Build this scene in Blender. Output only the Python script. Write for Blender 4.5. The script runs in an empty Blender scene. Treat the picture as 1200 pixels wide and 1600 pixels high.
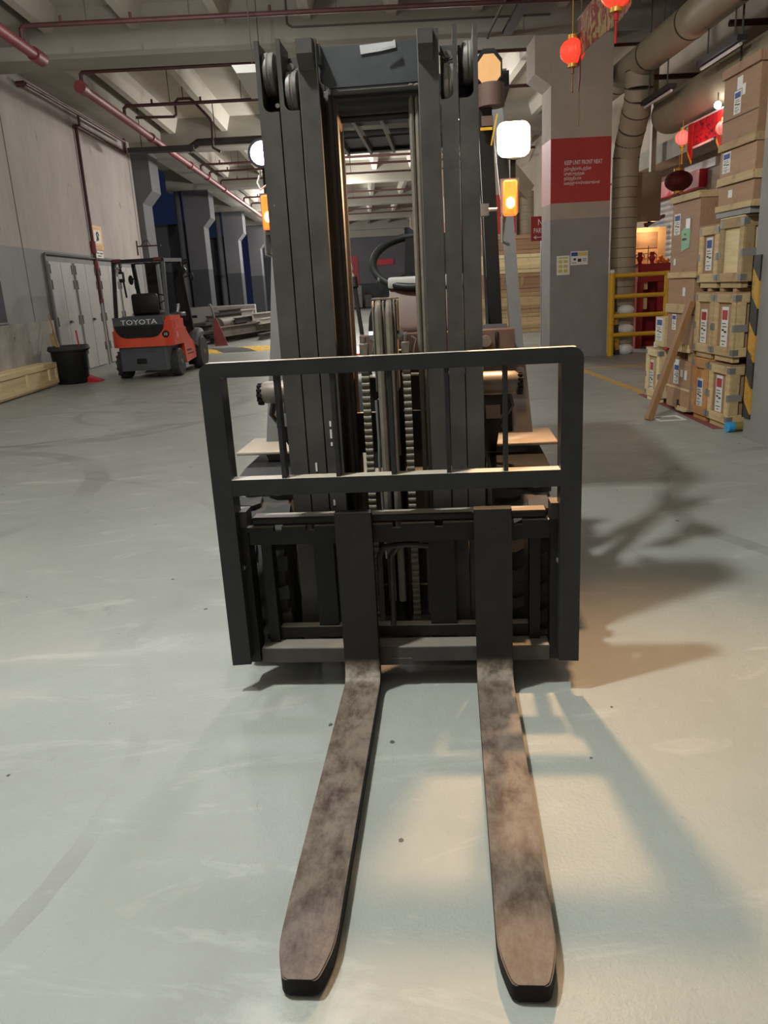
import bpy, bmesh, math, random
from mathutils import Vector, Matrix
import colorsys
# ---------------------------------------------------------------- camera, world, lights, exposure
S = bpy.context.scene
COL = S.collection
random.seed(7)
def link(o):
    COL.objects.link(o); return o
cam = bpy.data.cameras.new('camera'); cam_o = link(bpy.data.objects.new('camera', cam))
F_PX, PITCH, YAW, ROLL = 1223.5, 0.2804, -0.0124, 0.0547
_f = Vector((-math.sin(YAW)*math.cos(PITCH), math.cos(YAW)*math.cos(PITCH), -math.sin(PITCH)))
_r = Vector((math.cos(YAW), math.sin(YAW), 0)); _d = _f.cross(_r)
_r2 = math.cos(ROLL)*_r + math.sin(ROLL)*_d; _d2 = -math.sin(ROLL)*_r + math.cos(ROLL)*_d
cam_o.matrix_world = Matrix(((_r2.x, -_d2.x, -_f.x, -0.0645), (_r2.y, -_d2.y, -_f.y, -2.4376), (_r2.z, -_d2.z, -_f.z, 1.3587), (0, 0, 0, 1)))
cam.sensor_fit = 'VERTICAL'; cam.sensor_height = 36.0; cam.sensor_width = 27.0
cam.lens = F_PX/1600*36; cam.clip_start = 0.05; cam.clip_end = 300
S.camera = cam_o
S.view_settings.view_transform = 'Standard'; S.view_settings.look = 'None'
S.view_settings.gamma = 1.0; S.view_settings.use_curve_mapping = False
S.view_settings.exposure = -0.2
w = bpy.data.worlds.new('night_sky'); S.world = w; w.use_nodes = True
w.node_tree.nodes['Background'].inputs[0].default_value = (0.26, 0.38, 1.0, 1)   # dusk blue, seen above the far partitions
w.node_tree.nodes['Background'].inputs[1].default_value = 0.03

TH = -0.1061                                              # heading of the large forklift
def tw(x, y, z):                                          # forklift space to world
    return Vector((x*math.cos(TH)-y*math.sin(TH), x*math.sin(TH)+y*math.cos(TH), z))
def lamp(name, kind, loc, energy, color, size=0.1, target=None, spot=None, blend=0.3):
    l = bpy.data.lights.new(name, kind); l.energy = energy; l.color = color
    if kind == 'AREA': l.shape = 'DISK'; l.size = size
    else: l.shadow_soft_size = size
    if kind == 'SPOT': l.spot_size = spot; l.spot_blend = blend
    o = link(bpy.data.objects.new(name, l)); o.location = loc
    if target is not None:
        o.rotation_euler = (Vector(target)-Vector(loc)).to_track_quat('-Z', 'Y').to_euler()
    return o
KEY = tw(-1.3, -0.9, 4.9)
lamp('bay_and_fill_light', 'POINT', KEY, 930, (0.95, 1.0, 0.96), 0.11)
# pair of lamps seen far back, plus unseen ones added as fill
BAYS_AND_FILL = [(-1.6, -6.5, 50), (-2.3, 7.4, 165), (2.0, 15.4, 260), (-.62, 19.2, 620), (-.85, 27.4, 760), (-3.0, 35.6, 800), (-3.3, 43.8, 800)]
for bx, by, be in BAYS_AND_FILL:
    lamp('bay_and_fill_light', 'POINT', (bx, by, 4.44), be, (1.0, 0.96, 0.91), 0.2)
# headlamps of the large forklift (cool one on the left, warm one on the right)
lamp('headlamp_beam', 'SPOT', tw(0.445, 0.66, 1.845), 170, (1.0, 0.60, 0.32), 0.032, tw(0.55, -2.2, 0.0), math.radians(150), 0.7)
lamp('headlamp_beam', 'SPOT', tw(-0.49, 0.66, 1.86), 32, (0.86, 0.80, 1.0), 0.035, tw(-1.1, -2.0, 0.0), math.radians(120), 0.7)
# ---------------------------------------------------------------- mesh and object helpers
class MB:
    def __init__(s): s.bm = bmesh.new()
    def _fin(s, faces, mi, sm=False):
        for f in faces: f.material_index = mi; f.smooth = sm
    def box(s, a, b, mi=0, bev=0, seg=1):
        (x0, y0, z0), (x1, y1, z1) = a, b
        v = [s.bm.verts.new(p) for p in ((x0,y0,z0),(x1,y0,z0),(x1,y1,z0),(x0,y1,z0),(x0,y0,z1),(x1,y0,z1),(x1,y1,z1),(x0,y1,z1))]
        fs = [s.bm.faces.new([v[i] for i in q]) for q in ((3,2,1,0),(4,5,6,7),(0,1,5,4),(1,2,6,5),(2,3,7,6),(3,0,4,7))]
        s._fin(fs, mi)
        if bev:
            es = {e for f in fs for e in f.edges}
            r = bmesh.ops.bevel(s.bm, geom=list(es), offset=bev, segments=seg, affect='EDGES', profile=0.5)
            for f in r['faces']: f.material_index = mi; f.smooth = seg > 1
        return s
    def obox(s, p0, p1, w, d, mi=0, up=(0,0,1)):          # bar from p0 to p1: w across, d along the other axis
        p0, p1 = Vector(p0), Vector(p1); t = (p1-p0).normalized(); u = Vector(up)
        if abs(t.dot(u)) > .95: u = Vector((0,1,0))
        a = t.cross(u).normalized(); b = a.cross(t).normalized()
        vs = []
        for p in (p0, p1):
            for i, j in ((-1,-1),(1,-1),(1,1),(-1,1)): vs.append(s.bm.verts.new(p+a*w/2*i+b*d/2*j))
        fs = [s.bm.faces.new([vs[i] for i in q]) for q in ((0,1,2,3),(7,6,5,4),(0,4,5,1),(1,5,6,2),(2,6,7,3),(3,7,4,0))]
        s._fin(fs, mi); return s
    def ring(s, c, u, v, r, n): return [s.bm.verts.new(c+u*(r*math.cos(2*math.pi*i/n))+v*(r*math.sin(2*math.pi*i/n))) for i in range(n)]
    def tube(s, pts, r, n=10, mi=0, caps=True, rs=None):
        pts = [Vector(p) for p in pts]; rings = []
        t0 = (pts[1]-pts[0]).normalized(); u = t0.orthogonal().normalized()
        for i, p in enumerate(pts):
            t = ((pts[min(i+1, len(pts)-1)]-p).normalized()+(p-pts[max(i-1, 0)]).normalized())
            t = t.normalized() if t.length > 1e-6 else t0
            u = (u-t*u.dot(t)).normalized(); v = t.cross(u)
            rings.append(s.ring(p, u, v, rs[i] if rs else r, n))
        for a, b in zip(rings, rings[1:]):
            for i in range(n):
                f = s.bm.faces.new((a[i], a[(i+1)%n], b[(i+1)%n], b[i])); f.material_index = mi; f.smooth = True
        if caps:
            s._fin([s.bm.faces.new(rings[0][::-1]), s.bm.faces.new(rings[-1])], mi)
        return s
    def cyl(s, p0, p1, r, n=16, mi=0, r1=None): return s.tube([p0, p1], r, n, mi, True, [r, r if r1 is None else r1])
    def lathe(s, prof, c, axis=(0,0,1), n=20, mi=0):      # prof: (radius, offset along axis)
        c = Vector(c); t = Vector(axis).normalized(); u = t.orthogonal().normalized(); v = t.cross(u); rings = []
        for r, h in prof: rings.append(s.ring(c+t*h, u, v, max(r, 1e-4), n))
        for a, b in zip(rings, rings[1:]):
            for i in range(n):
                f = s.bm.faces.new((a[i], a[(i+1)%n], b[(i+1)%n], b[i])); f.material_index = mi; f.smooth = True
        s._fin([s.bm.faces.new(rings[0][::-1]), s.bm.faces.new(rings[-1])], mi); return s
    def prism(s, poly, a0, a1, plane='xz', mi=0):         # polygon in a plane, extruded along the third axis
        def P(p, a): return {'xz': (p[0], a, p[1]), 'xy': (p[0], p[1], a), 'yz': (a, p[0], p[1])}[plane]
        A = [s.bm.verts.new(P(p, a0)) for p in poly]; B = [s.bm.verts.new(P(p, a1)) for p in poly]
        fs = [s.bm.faces.new(A), s.bm.faces.new(B[::-1])]; n = len(poly)
        for i in range(n): fs.append(s.bm.faces.new((A[i], B[i], B[(i+1)%n], A[(i+1)%n])))
        s._fin(fs, mi); return s
    def ell(s, c, r, n=14, m=8, mi=0):
        c = Vector(c); r = Vector(r) if hasattr(r, '__len__') else Vector((r, r, r))
        q = bmesh.ops.create_uvsphere(s.bm, u_segments=n, v_segments=m, radius=1.0)
        for v in q['verts']: v.co = Vector((v.co.x*r.x, v.co.y*r.y, v.co.z*r.z))+c
        for f in {f for v in q['verts'] for f in v.link_faces}: f.material_index = mi; f.smooth = True
        return s
    def torus(s, c, axis, R, r, n=32, k=10, mi=0, a0=0, a1=2*math.pi):
        c = Vector(c); t = Vector(axis).normalized(); u = t.orthogonal().normalized(); v = t.cross(u)
        closed = abs(a1-a0-2*math.pi) < 1e-6; N = n if closed else n+1; rings = []
        for i in range(N):
            a = a0+(a1-a0)*i/n; d = u*math.cos(a)+v*math.sin(a)
            rings.append([s.bm.verts.new(c+d*(R+r*math.cos(2*math.pi*j/k))+t*(r*math.sin(2*math.pi*j/k))) for j in range(k)])
        for i in range(n):
            a, b = rings[i], rings[(i+1) % N]
            for j in range(k):
                f = s.bm.faces.new((a[j], b[j], b[(j+1)%k], a[(j+1)%k])); f.material_index = mi; f.smooth = True
        return s
    def quad(s, pts, mi=0):
        f = s.bm.faces.new([s.bm.verts.new(p) for p in pts]); f.material_index = mi; return s
    def xform(s, m): bmesh.ops.transform(s.bm, matrix=m, verts=s.bm.verts); return s
    def mesh(s, name, mats):
        bmesh.ops.recalc_face_normals(s.bm, faces=s.bm.faces)
        me = bpy.data.meshes.new(name); s.bm.to_mesh(me); s.bm.free()
        for m in (mats if isinstance(mats, (list, tuple)) else [mats]): me.materials.append(m)
        try: me.set_sharp_from_angle(angle=math.radians(42))
        except Exception: pass
        return me
    def obj(s, name, mats, parent=None):
        o = link(bpy.data.objects.new(name, s.mesh(name, mats)))
        if parent: o.parent = parent
        return o
def inst(src, parent=None, loc=None, rot=None):           # copy of one object sharing its mesh
    o = src.copy(); link(o)
    if parent: o.parent = parent
    if loc is not None: o.location = loc
    if rot is not None: o.rotation_euler = rot
    return o
def dup(root, loc=None, rot=None, label=None):            # a thing, its parts and their sub-parts
    def rec(o, par):
        c = o.copy(); link(c)
        if par: c.parent = par
        for ch in list(o.children): rec(ch, c)
        return c
    r = rec(root, None)
    if loc is not None: r.location = loc
    if rot is not None: r.rotation_euler = rot
    if label: r['label'] = label
    return r
def tag(o, label, cat, group=None):
    o['label'] = label; o['category'] = cat
    if group: o['group'] = group
    return o
def thing(name, label, cat, loc=(0,0,0), rz=0, group=None):
    o = link(bpy.data.objects.new(name, None)); o.empty_display_size = 0.1
    o.location = loc; o.rotation_euler = (0, 0, rz); return tag(o, label, cat, group)
def struct(o): o['kind'] = 'structure'; return o
FONT_TAMIL = None
def text_mesh(body, size, depth=0.001, align='LEFT', xscale=1.0):
    cu = bpy.data.curves.new('lettering', 'FONT'); cu.body = body; cu.size = size; cu.extrude = depth; cu.align_x = align
    cu.resolution_u = 2
    o = link(bpy.data.objects.new('lettering', cu)); dg = bpy.context.evaluated_depsgraph_get(); dg.update()
    me = bpy.data.meshes.new_from_object(o.evaluated_get(dg)); bpy.data.objects.remove(o); bpy.data.curves.remove(cu)
    if xscale != 1.0: me.transform(Matrix.Diagonal((xscale, 1, 1, 1)))
    return me
def text(name, body, size, m, parent, loc, rot=(math.pi/2, 0, 0), align='LEFT', xscale=1.0, depth=0.001):
    me = text_mesh(body, size, depth, align, xscale); me.materials.clear(); me.materials.append(m)
    o = link(bpy.data.objects.new(name, me)); o.location = loc; o.rotation_euler = rot
    if parent: o.parent = parent
    return o
# ---------------------------------------------------------------- materials
def srgb(*c):
    return tuple(((v/255)/12.92 if v/255 <= 0.04045 else ((v/255+0.055)/1.055)**2.4) for v in c)+(1.0,)
def ramp(nt, fac, stops):
    r = nt.nodes.new('ShaderNodeValToRGB'); e = r.color_ramp.elements
    while len(e) > len(stops): e.remove(e[-1])
    while len(e) < len(stops): e.new(1)
    for i, (p, c) in enumerate(stops): e[i].position = p; e[i].color = c if len(c) == 4 else (*c, 1)
    nt.links.new(fac, r.inputs[0]); return r.outputs[0]
def noise(nt, vec, scale, detail=4, rough=.6, dist=0):
    n = nt.nodes.new('ShaderNodeTexNoise'); n.inputs['Scale'].default_value = scale; n.inputs['Detail'].default_value = detail
    n.inputs['Roughness'].default_value = rough; n.inputs['Distortion'].default_value = dist
    nt.links.new(vec, n.inputs['Vector']); return n.outputs['Fac']
def mix(nt, fac, a, b, mode='MIX'):
    m = nt.nodes.new('ShaderNodeMix'); m.data_type = 'RGBA'; m.blend_type = mode
    for v, i in ((fac, 0), (a, 6), (b, 7)):
        if isinstance(v, bpy.types.NodeSocket): nt.links.new(v, m.inputs[i])
        else: m.inputs[i].default_value = v
    return m.outputs[2]
def mathn(nt, op, a, b=None):
    m = nt.nodes.new('ShaderNodeMath'); m.operation = op
    for v, i in ((a, 0), (b, 1)):
        if v is None: continue
        if isinstance(v, bpy.types.NodeSocket): nt.links.new(v, m.inputs[i])
        else: m.inputs[i].default_value = v
    return m.outputs[0]
def base(name, rough=.5, metal=0, spec=.5):
    m = bpy.data.materials.new(name); m.use_nodes = True; nt = m.node_tree; b = nt.nodes['Principled BSDF']
    b.inputs['Roughness'].default_value = rough; b.inputs['Metallic'].default_value = metal
    b.inputs['Specular IOR Level'].default_value = spec
    tc = nt.nodes.new('ShaderNodeTexCoord'); return m, nt, b, tc.outputs['Object']
def mapv(nt, vec, sc=(1,1,1), rot=(0,0,0), loc=(0,0,0)):
    n = nt.nodes.new('ShaderNodeMapping'); n.inputs['Scale'].default_value = sc; n.inputs['Rotation'].default_value = rot; n.inputs['Location'].default_value = loc
    nt.links.new(vec, n.inputs['Vector']); return n.outputs[0]
def bump(nt, b, h, strength=.2, dist=.01):
    n = nt.nodes.new('ShaderNodeBump'); n.inputs['Strength'].default_value = strength; n.inputs['Distance'].default_value = dist
    nt.links.new(h, n.inputs['Height']); nt.links.new(n.outputs[0], b.inputs['Normal'])
def pm(name, c1, c2=None, scale=6, rough=.5, metal=0, bmp=0, stretch=(1,1,1), wear=None, wear_t=.68, spec=.5, bdist=.004):
    m, nt, b, v = base(name, rough, metal, spec); c2 = c2 or c1
    vv = mapv(nt, v, stretch)
    f = noise(nt, vv, scale, 5, .65)
    c = ramp(nt, f, [(.3, c1), (.7, c2)])
    if wear:
        g = noise(nt, mapv(nt, v, stretch, loc=(3, 1, 7)), scale*3.1, 6, .7)
        c = mix(nt, ramp(nt, g, [(wear_t, (0,0,0)), (wear_t+.05, (1,1,1))]), c, wear)
    nt.links.new(c, b.inputs['Base Color'])
    if bmp: bump(nt, b, noise(nt, vv, scale*4, 5, .7), bmp, bdist)
    return m
def emis(name, c, strength):
    m, nt, b, v = base(name); b.inputs['Base Color'].default_value = c
    b.inputs['Emission Color'].default_value = c; b.inputs['Emission Strength'].default_value = strength; return m
def floor_mat():
    m, nt, b, v = base('painted_concrete_floor', .42, 0, .42)
    big = noise(nt, v, .55, 5, .6, .6); med = noise(nt, mapv(nt, v, (1, 1.6, 1), (0, 0, .5)), 2.6, 6, .65, .4)
    c = ramp(nt, big, [(.3, srgb(146, 148, 144)), (.5, srgb(160, 163, 158)), (.7, srgb(170, 173, 168))])
    c = mix(nt, mathn(nt, 'MULTIPLY', med, .55), c, srgb(141, 142, 134))
    # scrubbed paler swirls
    sw = noise(nt, mapv(nt, v, (.9, 2.2, 1), (0, 0, .25)), 1.15, 7, .7, 1.6)
    c = mix(nt, mathn(nt, 'MULTIPLY', ramp(nt, sw, [(.55, (0,0,0)), (.68, (1,1,1))]), .45), c, srgb(196, 197, 190))
    # darker towards the back of the hall
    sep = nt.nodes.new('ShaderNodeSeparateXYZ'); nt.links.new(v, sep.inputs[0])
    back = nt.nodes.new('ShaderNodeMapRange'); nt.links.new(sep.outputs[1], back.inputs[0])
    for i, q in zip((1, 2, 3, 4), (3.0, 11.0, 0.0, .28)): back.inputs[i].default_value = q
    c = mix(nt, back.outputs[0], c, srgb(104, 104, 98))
    # curved tyre marks
    for (cx, cy, R, wd, st) in ((-3.9, 6.6, 1.15, .05, .5), (-3.4, 6.9, 1.5, .07, .45), (-2.4, 7.6, 1.3, .05, .4), (-4.6, 5.4, 1.9, .06, .35), (-3.2, 1.6, 2.3, .035, .3),
                                (-2.6, -.4, 1.75, .03, .25), (-4.2, 3.2, 2.0, .09, .28), (-1.4, 9.0, 2.2, .08, .35), (1.2, 9.6, 3.0, .07, .3), (3.3, 1.9, 1.6, .05, .3), (-5.0, 8.2, 3.3, .1, .35)):
        d = nt.nodes.new('ShaderNodeVectorMath'); d.operation = 'DISTANCE'; nt.links.new(v, d.inputs[0]); d.inputs[1].default_value = (cx, cy, 0)
        e = mathn(nt, 'ABSOLUTE', mathn(nt, 'SUBTRACT', d.outputs[1], R))
        e = mathn(nt, 'LESS_THAN', mathn(nt, 'ADD', e, mathn(nt, 'MULTIPLY', mathn(nt, 'SUBTRACT', med, .5), wd*1.5)), wd)
        msk = ramp(nt, noise(nt, mapv(nt, v, loc=(cx, cy, 0)), .9, 3, .6), [(.46, (0,0,0)), (.6, (1,1,1))])
        c = mix(nt, mathn(nt, 'MULTIPLY', mathn(nt, 'MULTIPLY', e, msk), st), c, srgb(92, 92, 90))
    # rubbed grey smudges and small black specks
    sm = noise(nt, mapv(nt, v, (2.2, .8, 1), (0, 0, -.35)), 1.9, 6, .78, .5)
    c = mix(nt, mathn(nt, 'MULTIPLY', ramp(nt, sm, [(.62, (0,0,0)), (.72, (1,1,1))]), .34), c, srgb(112, 113, 113))
    vo = nt.nodes.new('ShaderNodeTexVoronoi'); vo.inputs['Scale'].default_value = 8.5; nt.links.new(mapv(nt, v, (1, .8, 1)), vo.inputs['Vector'])
    wb = mathn(nt, 'ADD', vo.outputs['Distance'], mathn(nt, 'MULTIPLY', noise(nt, v, 60, 2), .06))
    cs = nt.nodes.new('ShaderNodeSeparateColor'); nt.links.new(vo.outputs['Color'], cs.inputs[0])
    spk = mathn(nt, 'MULTIPLY', mathn(nt, 'LESS_THAN', wb, mathn(nt, 'MULTIPLY', cs.outputs[1], .13)), mathn(nt, 'GREATER_THAN', mathn(nt, 'ADD', cs.outputs[0], mathn(nt, 'MULTIPLY', noise(nt, v, 1.6, 2), .5)), .74))
    c = mix(nt, mathn(nt, 'MULTIPLY', spk, .8), c, srgb(40, 40, 42))
    scr = noise(nt, mapv(nt, v, (26, 7, 1), (0, 0, .6)), 1.0, 4, .8, 2.2); area = noise(nt, v, .8, 3)
    c = mix(nt, mathn(nt, 'MULTIPLY', mathn(nt, 'MULTIPLY', ramp(nt, scr, [(.66, (0,0,0)), (.69, (1,1,1))]), ramp(nt, area, [(.5, (0,0,0)), (.62, (1,1,1))])), .35), c, srgb(96, 96, 94))
    nt.links.new(c, b.inputs['Base Color'])
    nt.links.new(ramp(nt, med, [(.3, (.36,)*3), (.7, (.56,)*3)]), b.inputs['Roughness'])
    h = mathn(nt, 'ADD', noise(nt, v, 95, 3, .6), mathn(nt, 'MULTIPLY', noise(nt, v, 28, 3, .6), .7))
    bump(nt, b, h, .34, .006); return m
def striped(name, c1, c2, freq, direc, rough=.6, wear=None):
    m, nt, b, v = base(name, rough)
    d = nt.nodes.new('ShaderNodeVectorMath'); d.operation = 'DOT_PRODUCT'; nt.links.new(v, d.inputs[0]); d.inputs[1].default_value = direc
    s = mathn(nt, 'GREATER_THAN', mathn(nt, 'FRACT', mathn(nt, 'MULTIPLY', d.outputs['Value'], freq)), .5)
    c = mix(nt, s, c1, c2)
    if wear: c = mix(nt, ramp(nt, noise(nt, v, 7, 6, .7), [(.52, (0,0,0)), (.66, (1,1,1))]), c, wear)
    nt.links.new(c, b.inputs['Base Color']); return m
def wood(name, c1, c2, scale=1.0, axis='z', rough=.7, bmp=.15):
    st = {'x': (1.2, 14, 14), 'y': (14, 1.2, 14), 'z': (14, 14, 1.2)}[axis]
    m, nt, b, v = base(name, rough, 0, .3)
    g = noise(nt, mapv(nt, v, tuple(q*scale for q in st)), 1.6, 6, .62, .8)
    inf = nt.nodes.new('ShaderNodeObjectInfo')
    c = ramp(nt, g, [(.28, c1), (.62, c2), (.8, c1)])
    k = noise(nt, v, 5*scale, 3, .5)
    c = mix(nt, mathn(nt, 'MULTIPLY', ramp(nt, k, [(.62, (0,0,0)), (.74, (1,1,1))]), .35), c, tuple(q*.45 for q in c1[:3])+(1,))
    hs = nt.nodes.new('ShaderNodeHueSaturation'); nt.links.new(c, hs.inputs['Color'])
    nt.links.new(mathn(nt, 'ADD', mathn(nt, 'MULTIPLY', inf.outputs['Random'], .3), .85), hs.inputs['Value'])
    nt.links.new(hs.outputs[0], b.inputs['Base Color']); bump(nt, b, g, bmp, .004); return m
M = {}
M['floor'] = floor_mat()
M['wall_white'] = pm('plaster_offwhite', srgb(164, 155, 150), srgb(184, 176, 171), 1.3, .85, 0, .15, (1, 1, .45), srgb(142, 133, 129), .64)
M['wall_grey'] = pm('plaster_grey', srgb(134, 134, 134), srgb(148, 148, 148), 1.6, .8, 0, .15, (1, 1, .5))
M['wall_dirty'] = pm('plaster_dirty', srgb(140, 137, 130), srgb(176, 172, 164), 1.4, .85, 0, .25, (1, 1, .6), srgb(104, 98, 90), .62)
M['col_white'] = pm('column_offwhite', srgb(164, 150, 136), srgb(178, 166, 152), 1.5, .85, 0, .1)
M['col_grey'] = pm('column_grey', srgb(134, 130, 126), srgb(146, 143, 140), 2.2, .75, 0, .2, (1, 1, 1), srgb(112, 108, 104), .66)
M['col_red'] = pm('painted_red_band', srgb(158, 44, 40), srgb(170, 52, 46), 2, .6)
M['ceil'] = pm('ceiling_concrete', srgb(182, 176, 164), srgb(198, 192, 180), .8, .9, 0, .1)
M['ceil_beam'] = pm('beam_concrete', srgb(152, 148, 138), srgb(166, 162, 152), .7, .9, 0, .1)
M['far_wall'] = pm('far_partition_grey', srgb(92, 92, 96), srgb(106, 106, 110), .7, .85)
M['far_dark'] = pm('far_partition_dark', srgb(60, 62, 66), srgb(72, 74, 78), .8, .85)
M['door'] = pm('door_pale_grey', srgb(150, 149, 146), srgb(164, 162, 158), 1.5, .55, 0, .05, (1, 1, .4))
M['black_gap'] = pm('dark_joint', srgb(26, 25, 25), None, 5, .9)
M['joint'] = pm('joint_sealant', srgb(96, 88, 84), None, 5, .9)
M['pipe_red'] = pm('pipe_red_oxide', srgb(112, 40, 44), srgb(136, 60, 60), 5, .5, 0, .05)
M['pipe_dark'] = pm('pipe_dark_maroon', srgb(66, 34, 36), srgb(86, 46, 46), 5, .55)
M['rod'] = pm('hanger_rod_grey', srgb(84, 80, 78), None, 5, .6)
M['tray'] = pm('cable_tray_dark', srgb(46, 40, 42), srgb(58, 50, 52), 5, .6)
M['duct'] = pm('duct_painted_tan', srgb(150, 138, 116), srgb(166, 154, 130), 2, .55, 0, .05)
M['seam'] = pm('duct_seam_shadowed', srgb(70, 61, 50), None, 4, .6)
M['yellow'] = pm('yellow_paint', srgb(206, 156, 30), srgb(222, 172, 44), 4, .5, 0, .1, (1, 1, 1), srgb(150, 106, 30), .68)
M['yellow_floor'] = pm('yellow_floor_paint', srgb(206, 168, 74), srgb(186, 152, 76), 6, .6, 0, .1, (1, 1, 1), srgb(140, 132, 116), .56)
M['red_floor'] = pm('red_floor_paint', srgb(140, 62, 64), srgb(122, 70, 68), 6, .6, 0, .1, (1, 1, 1), srgb(112, 104, 98), .58)
M['hump'] = striped('speed_hump_stripes', srgb(64, 64, 66), srgb(226, 182, 46), .72, (.85, .5, 0), .7, srgb(110, 104, 90))
M['guard_stripe'] = striped('hazard_stripes', srgb(46, 42, 38), srgb(196, 146, 44), 3.2, (.0, .7, -.75), .6, srgb(64, 54, 44))
M['white'] = pm('white_paint', srgb(226, 224, 220), None, 4, .6)
M['paper'] = pm('white_paper', srgb(232, 230, 226), srgb(220, 218, 214), 9, .7)
M['paper_y'] = pm('yellow_print', srgb(206, 192, 88), None, 9, .7)
M['paper_g'] = pm('green_paper', srgb(150, 196, 158), srgb(138, 184, 148), 9, .7)
M['blue_ink'] = pm('blue_print', srgb(44, 70, 138), srgb(58, 84, 150), 60, .7)
M['red_ink'] = pm('red_print', srgb(168, 44, 48), srgb(184, 64, 64), 60, .7)
M['black_ink'] = pm('black_print', srgb(48, 46, 46), None, 9, .7)
M['amber_sign'] = pm('amber_sign_board', srgb(224, 168, 70), srgb(212, 156, 62), 5, .6)
M['shutter'] = pm('roller_shutter_grey', srgb(138, 138, 140), srgb(150, 150, 152), 3, .5)
M['red_fascia'] = pm('red_fascia_board', srgb(186, 24, 44), srgb(196, 30, 50), 2, .5)
M['red_sign'] = pm('dark_red_sign', srgb(146, 36, 38), srgb(156, 44, 44), 4, .55)
M['lampshell'] = pm('lamp_housing_white', srgb(206, 206, 204), None, 4, .5)
M['metal'] = pm('galvanised_metal', srgb(150, 152, 154), srgb(172, 174, 176), 8, .4, .8, .05)
M['tube_off'] = pm('unlit_tube_white', srgb(220, 218, 214), None, 4, .4)
# ---------------------------------------------------------------- the hall
BAY = 8.2; Y0 = 11.3
def strip(name, a, b, m, parent=None, **k): return MB().box(a, b, 0, **k).obj(name, m, parent)
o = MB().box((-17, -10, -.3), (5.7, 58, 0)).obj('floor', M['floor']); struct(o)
# left wall: off-white above, grey dado, dirty plinth; joints and a dark recess
wl = struct(MB().box((-6.0, -10, 2.31), (-5.78, 19.5, 5.7)).obj('wall_left', M['wall_white']))
strip('painted_dado', (-6.0, -10, 1.08), (-5.778, 19.5, 2.31), M['wall_grey'], wl)
strip('plinth', (-6.0, -10, 0), (-5.72, 12.45, 1.08), M['wall_dirty'], wl)
strip('dado_base', (-6.0, 12.45, 0), (-5.778, 19.5, 1.08), M['wall_dirty'], wl)
for y in (3.6, 11.76, 19.26):
    strip('panel_joint', (-5.79, y-.012, 1.08), (-5.775, y+.012, 5.3), M['joint'], wl)
wn = struct(MB().box((-5.79, 9.2, 1.10), (-5.772, 10.66, 1.76)).obj('window_1', M['far_dark'])); MB().box((-5.772, 9.2, 1.09), (-5.75, 10.68, 1.12)).obj('window_sill', M['wall_grey'], wn)
# folding store doors, two leaves each
DB = [(12.66, 13.84), (13.99, 15.21), (15.5, 16.77), (16.95, 18.15)]
LEAF = None; HINGE = None
for i, (a, b) in enumerate(DB):
    d = struct(MB().box((-5.778, a-.09, 0), (-5.755, b+.07, 2.2)).obj('door_%d' % (i+1), M['wall_grey']))
    for k in range(2):
        y0 = a+(b-a)/2*k; y1 = y0+(b-a)/2
        lf = MB().box((-5.755, y0+.008, .05), (-5.725, y1-.008, 2.12), 0, .004).obj('leaf', M['door'], d)
        yy = y0+.03 if k == 0 else y1-.03
        for z in (.35, .95, 1.62, 1.9): MB().box((-5.725, yy-.014, z), (-5.712, yy+.014, z+.17), 0).obj('hinge', M['pipe_dark'], lf)
        if k: MB().cyl((-5.725, y0+.05, 1.02), (-5.68, y0+.05, 1.02), .02, 10).box((-5.70, y0+.03, .99), (-5.685, y0+.13, 1.03)).obj('handle', M['rod'], lf)
cond = MB().tube([(-5.74, 12.55, .55), (-5.74, 12.55, 2.2), (-5.74, 12.62, 2.25), (-5.74, 15.2, 2.25), (-5.74, 18.9, 2.27)], .022, 8).obj('conduit', M['rod']); tag(cond, 'grey conduit running along the top of the pale store doors', 'conduit')
# ceiling slab with ribs, cross beams
ce = struct(MB().box((-6.9, -10, 5.7), (8, 58, 6.2)).obj('ceiling', M['ceil']))
rb = MB().prism([(-.07, 5.36), (.07, 5.36), (.17, 5.7), (-.17, 5.7)], -10, 53, 'xz').mesh('rib', [M['ceil']])
for i in range(-4, 7):
    r = link(bpy.data.objects.new('rib', rb)); r.parent = ce; r.location.x = -.68+1.32*i
for k in range(-2, 6):
    y = Y0+BAY*k
    struct(MB().box((-6.8, y, 5.0), (8, y+.68, 5.7)).obj('trim_%d' % (k+3), M['ceil_beam']))
struct(MB().box((-5.78, -10, 5.2), (-4.95, 52.6, 5.7)).obj('trim_9', M['ceil_beam']))
# right wall of shop units
wr = struct(MB().box((5.7, -10, 0), (5.9, 58, 5.7)).obj('wall_right', M['col_white']))
strip('bulkhead', (5.2, -10, 3.15), (5.7, 15.2, 3.45), M['ceil_beam'], wr)
strip('white_band', (5.66, 10.9, 2.93), (5.7, 12.4, 3.06), M['white'], wr)
for i, (a, b) in enumerate(((8.3, 10.9), (11.25, 13.9), (16.5, 19.0))):
    d = struct(MB().box((5.69, a, 0), (5.70, b, 2.64)).obj('door_%d' % (5+i), M['shutter']))
    n = 26
    sl = MB().prism([(0, 0), (.012, .02), (.012, .08), (0, .1)], a, b, 'xz').mesh('slat', [M['shutter']])
    for k in range(n):
        q = link(bpy.data.objects.new('slat', sl)); q.parent = d; q.location = (5.69, 0, .02+k*.1); q.scale.x = -1
fa = MB().box((5.56, 11.25, 2.65), (5.69, 13.9, 2.93), 0, .006).obj('fascia_board', M['red_fascia']); tag(fa, 'bright red fascia board above the grey roller shutter', 'board')
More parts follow.
